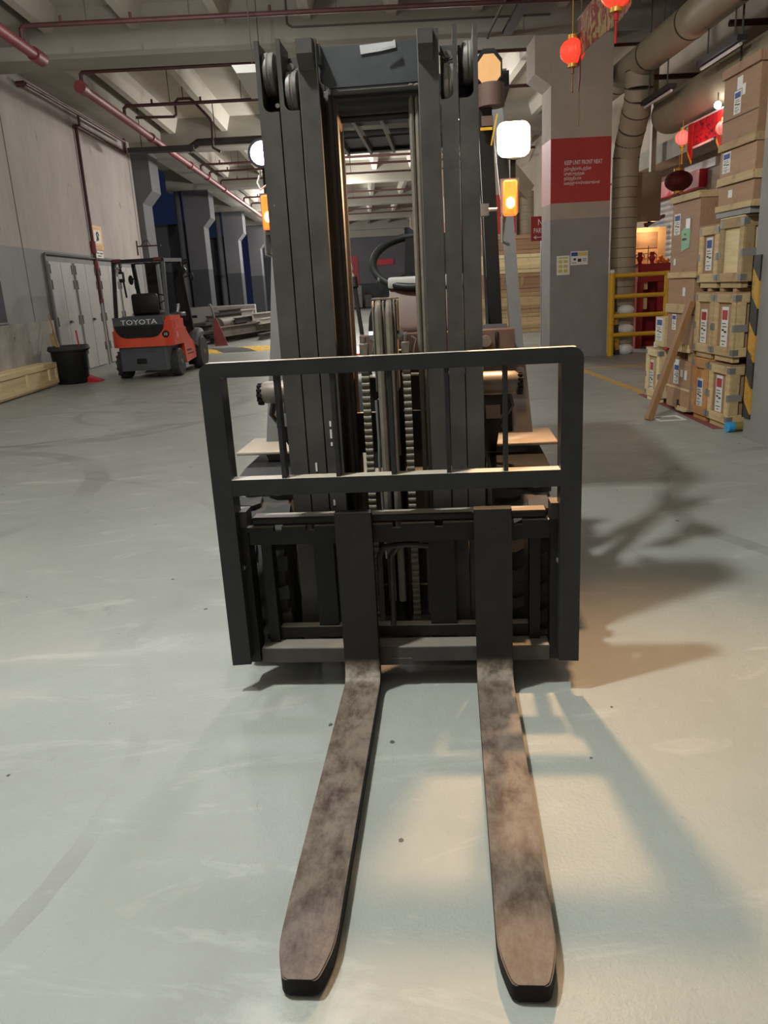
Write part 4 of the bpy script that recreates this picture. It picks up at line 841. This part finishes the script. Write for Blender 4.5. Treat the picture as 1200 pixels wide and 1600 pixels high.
# peeling plywood column next to it
b1 = box(5.6, .03, .57, .48, 'ply', 'peeling plywood box on the floor behind the leaning timber, blue-headed label', None, .5, ((.17, .24, .13, .20, 'b'), (.2, .42, .1, .06, None), (.34, .32, .06, .07, None), (.44, .30, .055, .09, None)))
MB().box((0, -.004, .195), (.57, .0, .215)).obj('torn_edge', [M['pale']], b1); MB().box((.28, -.002, .03), (.33, -.0005, .09)).box((.30, -.004, .03), (.36, -.002, .05)).obj('torn_hole', [M['black_gap']], b1)
tj = MB(); random.seed(3)
for i in range(16): tj.box((.30+.015*i, -.02-random.random()*.02, 0), (.31+.015*i, 0, .01+random.random()*.035))
tj.obj('splinters', [M['pale']], b1)
b2 = box(5.66, .60, .62, .35, 'ply', 'torn plywood box with a blue-headed label, second from the floor', None, .5, ((.12, .19, .1, .15, 'b'),))
tj = MB()
for i in range(20): tj.box((.20+.02*i, -.03*random.random()-.004, -.005), (.215+.02*i, 0, .02+random.random()*.05))
tj.obj('splinters', [M['pale']], b2)
for y, lb in ((5.05, 'near'), (5.45, 'far')): tag(MB().box((3.04, y, .512), (3.5, y+.1, .598)).obj('packing_timber', [M['crate_dk']]), lb+' packing timber under the torn plywood box', 'timber')
box(5.68, .955, .63, .325, 'ply', 'plain plywood box above the torn one, small paper slip', ((.0, .085, 'crate'),), .5, ((.37, .16, .06, .08, None),))
t4 = box(5.66, 1.285, .65, .69, 'ply', 'tall reddish plywood box with blue-headed label and green paper', ((-.002, .055, 'crate'),), .55, ((.06, .40, .15, .19, 'b'), (.09, .12, .045, .06, None)))
MB().prism([(.25, .42), (.27, .24), (.45, .27), (.46, .44), (.42, .46), (.30, .45)], -.004, -.0005).obj('green_sheet', [M['paper_g']], t4)
MB().box((.28, -.006, .34), (.38, -.004, .36)).box((.33, -.006, .385), (.36, -.004, .40)).obj('print', [M['black_ink']], t4)
MB().box((.36, -.008, .44), (.46, -.004, .53)).obj('plastic_sleeve', [M['tape']], t4)
plank(t4, (-.02, -.02, .69), (.66, .56, .75), 'crate', 'lid_board')
# pale crates at the far end
crate(rc(6.25, .0), R90, .40, .5, .56, 'pale', (.10, .10, .10, .34), 'pale crate with red label standing at the far left end of the stacks', None, 'r', panel='crate')
s5 = box(6.0, .60, .26, .30, 'pale', 'small pale box with a big blue-headed label on the far left crate', None, .3, ((.04, .06, .17, .23, 'b'),))
MB().cyl((3.1, 6.16, .572), (3.1, 6.16, .622), .03, 10).obj('paper_cup', [M['white']]); tag(bpy.data.objects['paper_cup'], 'small white cup on the far left pale crate', 'cup')
rdp = MB().box((3.03, 5.76, .572), (3.12, 5.7, .598), 0, .006).obj('red_pad', [M['red_fascia']]); tag(rdp, 'small red pad under the pale box on the far left crate', 'pad')
# leaning timber, floor frame, pipe with a blue cap
lt = MB().obox((2.60, 4.93, .0), (3.0, 5.05, 1.07), .05, .095, 0, (0, 1, 0)).obj('timber_beam', [M['beam']]); tag(lt, 'squared brown timber leaning against the crates', 'timber')
ff = MB()
for a, b in (((2.66, 4.80), (2.92, 4.84)), ((2.66, 5.02), (2.92, 5.06)), ((2.66, 4.84), (2.69, 5.02)), ((2.89, 4.84), (2.92, 5.02))): ff.box((*a, .001), (*b, .006))
tag(ff.obj('floor_paper', [M['paper']]), 'flat pale paper frame on the floor at the foot of the timber', 'frame')
pc = thing('cardboard_tube', 'olive tube with a bright blue end cap under the nearest crate', 'tube', (2.99, 4.13, .045))
M['cyan'] = pm('blue_plastic_cap', srgb(60, 160, 214), None, 5, .4); M['olive'] = pm('olive_tube', srgb(138, 128, 62), None, 5, .6)
MB().cyl((0, 0, 0), (.06, .01, 0), .042, 18).obj('end_cap', [M['cyan']], pc); MB().cyl((.06, .01, 0), (.45, .04, 0), .038, 16).obj('tube', [M['olive']], pc)
# ---------------------------------------------------------------- yellow railing, ducts, shrine
gr = thing('railing', 'yellow tubular railing with four rails beside the grey column', 'railing', (4.15, 11.2, 0))
MB().cyl((0, 0, 0), (0, 0, 1.36), .055, 16).obj('post', [M['yellow']], gr); MB().box((-.035, -.035, 1.36), (.035, .035, 1.42), 0, .01).obj('post_cap', [M['white']], gr); MB().cyl((.95, 0, 0), (.95, 0, 1.36), .055, 16).obj('post', [M['yellow']], gr)
for z in (1.32, .98, .66, .345): MB().cyl((0, 0, z), (.95, 0, z), .036, 12).obj('rail', [M['yellow']], gr)
du = thing('ventilation_duct', 'large round tan ventilation duct on a jointed riser behind the column', 'duct', (4.42, 0, 0))
def seg(p0, p1, r, k, nm='riser_section'):
    p0, p1 = Vector(p0), Vector(p1)
    for i in range(k): MB().cyl(p0.lerp(p1, i/k), p0.lerp(p1, (i+.945)/k), r, 24).obj(nm, [M['duct']], du)
seg((.03, 11.6, .02), (.03, 11.6, 3.05), .215, 19)
MB().cyl((.03, 11.6, .0), (.03, 11.6, 3.0), .206, 24).obj('riser_core', [M['seam']], du)
pth = [Vector((.03, 11.6, 3.05)), Vector((.03, 11.58, 3.2)), Vector((.03, 11.48, 3.4)), Vector((.025, 11.3, 3.6)), Vector((.02, 11.12, 3.8)), Vector((.01, 11.0, 3.98)), Vector((0, 10.95, 4.12)), Vector((0, 10.95, 4.34))]
for a, b in zip(pth, pth[1:]):
    d = (b-a).normalized(); MB().cyl(a-d*.03, b, .215, 24).obj('elbow_gore', [M['duct']], du); MB().cyl(b-d*.012, b+d*.004, .221, 24).obj('seam_band', [M['seam']], du)
for i in range(13):
    y = -3.0+i*1.5; MB().cyl((0, y, 4.46), (0, y+1.49, 4.46), .226, 28).obj('main_section', [M['duct']], du)
    MB().cyl((0, y+1.47, 4.46), (0, y+1.51, 4.46), .231, 28).obj('seam_band', [M['seam']], du)
for y in (1, 4, 7, 10, 13): MB().cyl((0, y, 4.68), (0, y, 5.7), .012, 6).obj('hanger', [M['rod']], du)
d2 = thing('ventilation_duct', 'second round tan duct hanging lower along the right shop fronts', 'duct', (4.95, 0, 3.72))
for i in range(8):
    y = -1.0+1.5*i; MB().cyl((0, y, 0), (0, y+1.495, 0), .29, 28).obj('section', [M['duct']], d2)
MB().lathe([(.29, 0), (.27, .12), (.18, .25), (.05, .3)], (0, 11.0, 0), (0, 1, 0), 28).obj('end_cap', [M['duct']], d2)
for y in (2, 5, 8): MB().cyl((-.3, y, -.05), (-.3, y, 2.2), .012, 6).obj('hanger', [M['rod']], d2)
sc = tag(MB().box((4.78, 11.95, 2.2), (5.2, 12.2, 3.0), 0, .01).box((5.02, 12.0, 3.0), (5.10, 12.1, 5.7)).obj('switch_cabinet', [M['duct']]), 'tan metal cabinet on the wall beside the jointed riser', 'cabinet')
for i, (y, z, x, lb) in enumerate(((7.6, 3.86, 4.47, 'near unlit tube light hanging beside the upper duct'), (9.7, 3.83, 4.47, 'far unlit tube light hanging beside the upper duct'))):
    t = thing('tube_light', lb, 'lamp', (x, y, z)); MB().box((-.06, 0, 0), (.06, 1.15, .06)).obj('fitting', [M['tray']], t); MB().cyl((0, .03, -.03), (0, 1.12, -.03), .02, 10).obj('tube', [M['tube_off']], t)
    for yy in (.2, .95): MB().cyl((0, yy, .06), (0, yy, 2.1), .01, 6).obj('hanger', [M['rod']], t)
for j, (y, lb) in enumerate(((8.4, 'dark pipe crossing behind the tube lights, nearer one'), (11.0, 'dark pipe crossing behind the tube lights, farther one'))):
    tag(MB().cyl((4.66, y, 4.25+.0*j), (5.7, y, 4.25), .04, 10).obj('cross_pipe', [M['pipe_dark']]), lb, 'pipe')
M['shrine_red'] = pm('shrine_red_lacquer', srgb(150, 30, 36), srgb(162, 38, 42), 3, .4); M['shrine_in'] = pm('shrine_warm_board', srgb(226, 184, 136), srgb(236, 198, 152), 3, .6)
M['fruit'] = pm('orange_fruit', srgb(226, 140, 50), srgb(216, 124, 40), 9, .45)
al = thing('shrine', 'red altar cabinet with a lit wooden back panel behind the railing', 'shrine', (4.93, 12.2, 0))
MB().box((0, 0, 1.18), (.62, .55, 1.5), 0, .006).obj('altar_front', [M['shrine_red']], al)
for x in (.0, .38): MB().box((x, .03, 0), (x+.12, .15, 1.18)).obj('leg', [M['shrine_red']], al)
MB().box((0, .5, 0), (.62, .55, 1.18)).box((.0, .15, .0), (.04, .5, 1.18)).obj('lower_back', [M['shrine_red']], al)
MB().box((-.12, .1, 1.5), (-.02, .62, 2.12)).obj('side_panel', [M['ply_dk']], al)
MB().box((.0, .5, 1.5), (.66, .54, 2.14)).obj('back_panel', [M['shrine_in']], al); MB().box((.02, .485, 1.78), (.5, .5, 2.06)).obj('raised_panel', [M['ply']], al); MB().box((.52, .48, 1.5), (.66, .5, 2.14)).obj('stile', [M['shrine_in']], al)
MB().cyl((.33, .45, 1.55), (.33, .45, 1.82), .006, 6).cyl((.18, .45, 1.68), (.48, .45, 1.68), .006, 6).obj('incense_stand', [M['dark']], al)
lamp('shrine_lamp', 'POINT', (5.2, 12.45, 2.05), 9, (1.0, .70, .40), .04)
for i, (x, z) in enumerate(((.42, 1.54), (.50, 1.54), (.46, 1.60), (.58, 1.535))):
    o = MB().ell((4.93+x, 12.36, z), .042, 14, 10).obj('orange', [M['fruit']]); tag(o, ('leftmost orange of the pile on the altar', 'bottom middle orange of the pile on the altar', 'topmost orange of the pile on the altar', 'rightmost orange on the altar, set apart')[i], 'fruit', 'oranges on the altar')
for i, (x, lb) in enumerate(((.06, 'dark red vase on the left of the altar'), (.28, 'dark red two-handled urn in the middle of the altar'))):
    v = thing('altar_vase', lb, 'vase', (4.93+x, 12.3, 1.5)); MB().lathe([(.04, 0), (.03, .03), (.05, .07), (.055, .11), (.03, .15), (.045, .2)], (0, 0, 0), n=16).obj('vase_body', [M['shrine_red']], v)
    for s_ in (-1, 1): MB().torus((s_*.05, 0, .13), (0, 1, 0), .03, .008, 14, 6).obj('handle', [M['shrine_red']], v)
kn = MB()
for i in range(4): kn.prism([(5.35, 2.15+.16*i), (5.42, 2.22+.16*i), (5.35, 2.3+.16*i), (5.28, 2.22+.16*i)], 13.0, 13.04)
tag(kn.box((5.34, 13.0, 2.05), (5.36, 13.03, 2.9)).obj('hanging_knots', [M['shrine_red']]), 'string of red knots hanging beside the shutter', 'decoration')
pk = MB().obox((4.98, 12.05, 2.14), (5.5, 12.6, 2.32), .05, .05).obj('dark_pole', [M['pipe_dark']]); tag(pk, 'dark pole lying on top of the altar cabinet', 'pole')
sp = MB().obox((4.3, 11.28, .0), (4.22, 11.30, 1.0), .07, .05).obj('striped_post', [M['guard_stripe']]); tag(sp, 'black and yellow striped strip leaning behind the yellow railing', 'post')
for i, z in enumerate((.08, .42, .74)):
    s = MB().ell((4.45, 11.36, z), (.16, .1, .10), 14, 8).obj('white_sack', [M['paper']]); tag(s, ('lowest', 'middle', 'top')[i]+' white sack stacked behind the yellow railing', 'sack')
for z in (.70, 1.05): MB().box((.0, .12, z), (.225, .14, z+.2)).obj('pale_panel', [M['shrine_in']], al)
# ---------------------------------------------------------------- lanterns and banners
M['lant'] = pm('red_lantern_paper', srgb(190, 24, 26), srgb(206, 34, 32), 8, .6); M['lant_dk'] = pm('dark_red_lantern', srgb(86, 18, 20), srgb(100, 24, 24), 8, .6)
M['lant_lit'] = emis('lit_red_lantern', (1.0, .05, .03, 1), 1.15); M['lant_pale'] = emis('lit_pink_lantern', (1.0, .24, .2, 1), .85)
M['gold'] = pm('gold_trim', srgb(206, 156, 60), srgb(222, 176, 80), 20, .4, .3); M['tassel'] = pm('yellow_tassel', srgb(232, 190, 40), None, 20, .7); M['tassel_r'] = pm('red_tassel', srgb(200, 26, 34), None, 20, .7)
def lantern(pos, r, lbl, body, hang, tas='tassel', ez=.92):
    t = thing('lantern', lbl, 'lantern', pos)
    b = MB()
    n = 16; prof = [(r*.35, r*ez*1.0)]+[(r*math.sin(a), r*ez*math.cos(a)) for a in [math.pi*(i+1.2)/11 for i in range(9)]]+[(r*.35, -r*ez)]
    b.lathe(prof, (0, 0, 0), n=24).obj('paper_body', [M[body]], t)
    rb_ = MB()
    for i in range(12):
        a = 2*math.pi*i/12; rb_.tube([(q[0]*1.01*math.cos(a), q[0]*1.01*math.sin(a), q[1]) for q in prof], .003, 4, 0, False)
    rb_.obj('ribs', [M['gold'] if body != 'lant_dk' else M['lant_dk']], t)
    MB().cyl((0, 0, r*ez*.97), (0, 0, r*ez+.03), r*.38, 14).obj('gold_cap', [M['gold']], t); MB().cyl((0, 0, -r*ez-.03), (0, 0, -r*ez*.97), r*.38, 14).obj('gold_cap', [M['gold']], t)
    MB().cyl((0, 0, r*ez), (0, 0, r*ez+hang), .004, 5).obj('cord', [M['gold']], t)
    MB().cyl((0, 0, -r*ez-.03), (0, 0, -r*ez-.09), .02, 8).cyl((0, 0, -r*ez-.08), (0, 0, -r*ez-.26), .008, 8, 0, .012).obj('tassel', [M[tas]], t)
    return t
lantern((2.19, 6.35, 3.525), .125, 'lit red lantern hanging in front of the column with the red band', 'lant_lit', .5, 'rust')
lantern((2.17, 4.87, 3.585), .135, 'lit red lantern at the top edge of the photo above the banner end', 'lant_lit', .5, 'tassel_r')
lantern((4.8, 10.08, 3.23), .11, 'lit pink lantern at the left end of the far red banner', 'lant_pale', .35)
lantern((4.8, 8.70, 3.12), .10, 'lit pink lantern partly hidden at the right end of the far banner', 'lant_pale', .4)
lantern((5.15, 11.07, 2.74), .215, 'unlit dark maroon flattened lantern in front of the red fascia', 'lant_dk', 1.0, 'rust', .72)
lamp('lantern_glow', 'POINT', (4.5, 9.3, 2.9), 9, (1.0, .25, .22), .1)
def banner_mat():
    m, nt, b, v = base('red_banner_cloth', .7); s = noise(nt, mapv(nt, v, (1, 5, 9)), 1.9, 5, .75, 1.0)
    c = mix(nt, ramp(nt, s, [(.52, (0,0,0)), (.57, (1,1,1))]), srgb(190, 20, 40), srgb(92, 6, 16)); nt.links.new(c, b.inputs['Base Color']); return m
def banner2_mat():
    m, nt, b, v = base('gold_printed_banner', .6); s = noise(nt, mapv(nt, v, (1, 5, 3), (.6, 0, 0)), 2.0, 4, .6, 1.6)
    c = mix(nt, ramp(nt, s, [(.47, (0,0,0)), (.55, (1,1,1))]), srgb(120, 28, 30), srgb(150, 130, 84)); nt.links.new(c, b.inputs['Base Color']); return m
M['banner'] = banner_mat(); M['banner_gold'] = banner2_mat()
bn = thing('banner', 'red cloth banner with dark strokes and two yellow-tipped tails, between the pink lanterns', 'banner', (4.8, 8.74, 3.06))
MB().box((0, .0, 0), (.012, 1.1, .30)).obj('cloth', [M['banner']], bn)
for y0 in (-.02, .95): MB().prism([(y0, .30), (y0+.17, .30), (y0+.17, -.02), (y0+.02, -.19), (y0, -.12)], -.012, -.002, 'yz').obj('tail', [M['lant']], bn); MB().prism([(y0+.17, -.02), (y0+.02, -.19), (y0+.02, -.24), (y0+.17, -.08)], -.012, -.002, 'yz').obj('yellow_tip', [M['tassel']], bn)
MB().cyl((0, .28, -.02), (0, .92, -.03), .016, 8).obj('lower_rod', [M['white']], bn); MB().cyl((0, -.05, .31), (0, 1.4, .31), .012, 8).obj('upper_rod', [M['paper']], bn)
bn2 = thing('banner', 'dark red and gold banner running towards the camera from the front lantern', 'banner', (2.25, 4.75, 3.44))
b = MB(); n = 10
for k in range(n):
    y0, y1 = 1.5*k/n, 1.5*(k+1)/n; f = lambda y: .03*math.sin(y*4)
    b.prism([(f(y0), y0), (f(y1), y1), (f(y1)+.006, y1), (f(y0)+.006, y0)], .0, .36, 'xy')
b.obj('cloth', [M['banner_gold']], bn2)
MB().cyl((0, -.05, .37), (0, 1.62, .37), .012, 8).obj('upper_rod', [M['pipe_dark']], bn2)
MB().prism([(1.50, .36), (1.60, .36), (1.60, -.22), (1.55, -.30), (1.50, -.18)], -.01, .0, 'yz').obj('tail', [M['lant_dk']], bn2); MB().cyl((0, 1.56, -.3), (0, 1.56, -.62), .006, 6).obj('tassel', [M['rust']], bn2)
[MB().cyl((0, y, .37), (0, y, 2.4), .006, 6).obj('cord', [M['rod']], bn2) for y in (.1, 1.5)]
sl = thing('spot_lamp', 'small dazzling white lamp at the right end of the far red banner', 'lamp', (4.72, 8.74, 3.40))
MB().ell((0, 0, 0), .045, 12, 8).obj('bulb', [glow], sl); MB().cyl((0, 0, .04), (0, 0, .5), .008, 6).obj('stem', [M['rod']], sl)
lamp('banner_spot', 'POINT', (4.6, 8.68, 3.30), 3.5, (1.0, .95, .92), .05)
# ---------------------------------------------------------------- left side: long crate, bin, brooms, dustpan
lc_ = crate((-5.40, 7.9, .02), math.pi/2, 3.52, .34, .37, 'pale', None, 'long low pale wooden crate lying along the left wall', None, None, .075, .03, True, False, True, (.2, .64, .9), 'pale')
wbn = thing('waste_bin', 'round black waste bin holding brooms in front of the store doors', 'bin', (-5.25, 11.68, 0))
MB().lathe([(.25, 0), (.27, .02), (.31, .56), (.345, .57), (.345, .60), (.315, .60), (.30, .54), (.25, .06), (.01, .05)], (0, 0, 0), n=28).obj('tub', [M['blackplastic']], wbn)
MB().lathe([(.33, .0), (.36, .03), (.34, .09), (.30, .05)], (.0, 0, .56), n=22).obj('liner', [M['rubber']], wbn)
tag(MB().tube([(-5.30, 11.62, .08), (-5.62, 12.0, 1.18)], .016, 8).obj('broom_handle', [M['crate_dk']]), 'wooden broom handle standing in the black bin', 'broom')
tag(MB().obox((-5.40, 11.6, .1), (-5.60, 11.95, .86), .09, .02).obj('timber_stick', [M['crate_dk']]), 'flat wooden stick standing in the black bin', 'stick')
tag(MB().tube([(-5.66, 12.2, .0), (-5.74, 12.36, 1.12)], .014, 8).obj('mop_handle', [M['pipe_dark']]), 'dark reddish mop handle leaning on the wall left of the bin', 'mop')
dp = thing('dustpan', 'red long-handled dustpan standing right of the black bin', 'dustpan', (-4.93, 11.75, 0))
MB().prism([(-.15, 0), (.16, 0), (.16, .02), (-.05, .10), (-.15, .16)], -.12, .12).obj('pan', [M['red_fascia']], dp); MB().tube([(-.13, 0, .14), (-.17, 0, .9)], .014, 8).obj('handle', [M['red_fascia']], dp)
rs = thing('red_stanchion', 'dark red tapered stanchion with a hooked top right of the red forklift', 'stanchion', (-4.2, 20.0, 0))
MB().prism([(-.05, 0), (.32, 0), (.08, .75), (.0, .75)], -.03, .03).obj('plate', [M['pipe_red']], rs); MB().tube([(.03, 0, .7), (-.03, 0, 1.05), (-.06, 0, 1.12), (-.11, 0, 1.10)], .03, 8).obj('hook', [M['truckgrey']], rs)
# ---------------------------------------------------------------- steel scrap in front of the barrier
M['scrap'] = pm('weathered_steel', srgb(92, 86, 80), srgb(126, 118, 108), 3, .6, .2, .1); M['scrap_dk'] = pm('dark_steel', srgb(58, 52, 50), srgb(80, 72, 68), 3, .6, .2); M['scrap_wh'] = pm('whitish_steel', srgb(176, 172, 162), srgb(196, 192, 182), 3, .6)
def beamH(p0, p1, w_, h, m, lbl, name='steel_beam', cat='beam'):
    p0, p1 = Vector(p0), Vector(p1); t = (p1-p0).normalized(); a = t.cross(Vector((0,0,1))).normalized(); s = MB(); u = Vector((0,0,1))
    for sg_ in (-1, 1): s.obox(p0+u*(h/2*sg_), p1+u*(h/2*sg_), w_, .025)
    s.obox(p0, p1, .025, h); return tag(s.obj(name, [M[m]]), lbl, cat)
beamH((-4.35, 20.6, .33), (-2.9, 25.0, .33), .22, .26, 'scrap', 'pale grey steel beam on top at the front of the scrap stack')
beamH((-4.6, 21.2, .12), (-3.2, 25.4, .12), .2, .2, 'scrap_dk', 'dark steel beam at the bottom of the scrap stack')
beamH((-5.3, 21.6, .12), (-4.1, 25.6, .12), .2, .2, 'scrap_dk', 'dark steel beam on the floor left in the scrap stack')
beamH((-5.5, 22.0, .36), (-4.6, 25.8, .36), .2, .2, 'scrap', 'grey steel beam above the left dark one')
beamH((-3.6, 23.4, .62), (-2.6, 26.3, .62), .3, .22, 'scrap_wh', 'whitish steel beam at the upper right of the scrap stack')
beamH((-3.4, 24.2, .3), (-2.2, 26.8, .3), .3, .26, 'scrap_wh', 'second whitish steel beam at the right end of the stack, lower down')
beamH((-4.7, 25.2, .72), (-4.0, 26.6, .72), .3, .2, 'scrap_wh', 'short whitish beam lying near the barrier')
pp = MB().lathe([(.21, 0), (.21, 1.5), (.185, 1.5), (.185, .01)], (-4.45, 21.9, .49), (.32, .95, 0), 24).obj('steel_pipe', [M['scrap']]); tag(pp, 'wide open-ended steel pipe on top of the scrap stack', 'pipe')
tag(MB().box((-5.4, 26.3, .0), (-4.5, 26.95, .78)).obj('steel_box', [M['scrap']]), 'grey steel box in front of the barrier', 'box')
random.seed(11)
for i, (x, y, z, ln, m, lb) in enumerate(((-4.0, 22.4, .58, 2.2, 'scrap_dk', 'narrow dark beam lying across the front of the scrap pile'), (-4.75, 24.2, .80, 1.6, 'scrap_dk', 'short dark beam sticking out behind the wide steel pipe'), (-3.3, 22.9, .50, 2.4, 'scrap_wh', 'thin pale beam on the right flank of the scrap pile'), (-5.0, 23.2, .66, 2.6, 'scrap_dk', 'dark narrow beam on the left of the scrap pile'), (-3.2, 21.6, .10, 2.0, 'scrap_dk', 'dark beam on the floor at the right front of the scrap pile'))):
    beamH((x, y, z), (x+.28*ln, y+.93*ln, z+.02), .12, .14, m, lb)
tag(MB().box((-5.3, 22.4, .475), (-4.9, 25.6, .56)).obj('steel_plate', [M['scrap_dk']]), 'dark plate lying across the left beams', 'plate')
# ---------------------------------------------------------------- stacked long crates behind the column
zz = 0
lbls = ['lowest long crate of the stack behind the column', 'second long crate from the floor behind the column', 'third long crate from the floor, framed panels, behind the column', 'fourth long crate from the floor, pale boards, behind the column', 'topmost long plywood crate of the stack behind the column']
for i, h in enumerate((.50, .52, .48, .48, .46)):
    crate((2.55+.04*(i % 2), 18.6, zz), 0, 2.5, .8, h-.02, ('crate', 'crate_dk', 'ply', 'pale', 'ply')[i], None, lbls[i], None, None, .08, .10, True, False, True, (.42, .62) if i == 2 else ((.86,) if i == 3 else (.5,)), ('crate', 'crate', 'ply_dk', 'pale', 'ply')[i]); zz += h
# second riser duct further back, and far clutter
d3 = thing('ventilation_duct', 'far jointed tan riser duct behind the stack of long crates', 'duct', (4.45, 20.0, 0))
for i in range(20): MB().cyl((0, 0, .18*i), (0, 0, .18*i+.176), .24, 20).obj('riser_section', [M['duct']], d3)
MB().obox((0, 0, 3.55), (-.9, -.6, 4.4), .44, .44).obj('offset', [M['duct']], d3)
ps = thing('wall_poster', 'dark red poster with a white shape on the far wall left of the steering wheel', 'poster', (-1.15, 52.95, 1.5))
MB().box((0, -.02, 0), (.95, 0, 1.9)).obj('board', [M['red_sign']], ps); MB().prism([(.25, .05), (.6, .05), (.62, .7), (.5, .9), (.55, 1.15), (.5, 1.5), (.38, 1.5), (.32, 1.2), (.3, .8)], -.03, -.02).obj('white_shape', [M['paper']], ps)
tag(MB().box((.9, 52.9, 2.75), (2.2, 52.98, 3.1)).obj('red_sign_board', [M['red_fascia']]), 'small bright red board on the far wall, seen through the steering wheel', 'sign')
for i, (x, y, w_, h, m, lb) in enumerate(((-1.9, 50.5, .9, .5, 'scrap_wh', 'pale low crate far away left of the steering wheel'), (-.97, 51, .5, 1.1, 'char', 'dark machine far away below the red poster'), (-.4, 51, .35, 1.5, 'truckgrey', 'grey far post-like cabinet right of the dark machine'), (.1, 51, .5, .9, 'scrap_dk', 'dark far bundle beside the grey cabinet'), (-2.6, 51.5, .6, 1.3, 'far_dark', 'dark blue far cabinet at the left of the clutter'))):
    t = thing('storage_box', lb, 'box', (x, y, 0)); MB().box((0, 0, .08), (w_, .6, h), 0, .03).obj('body', [M[m]], t); MB().box((.04, .04, 0), (w_-.04, .56, .08)).obj('base', [M['dark']], t); MB().box((.05, -.012, h*.55), (w_-.05, 0, h*.6)).obj('edge_strip', [M['rod']], t)
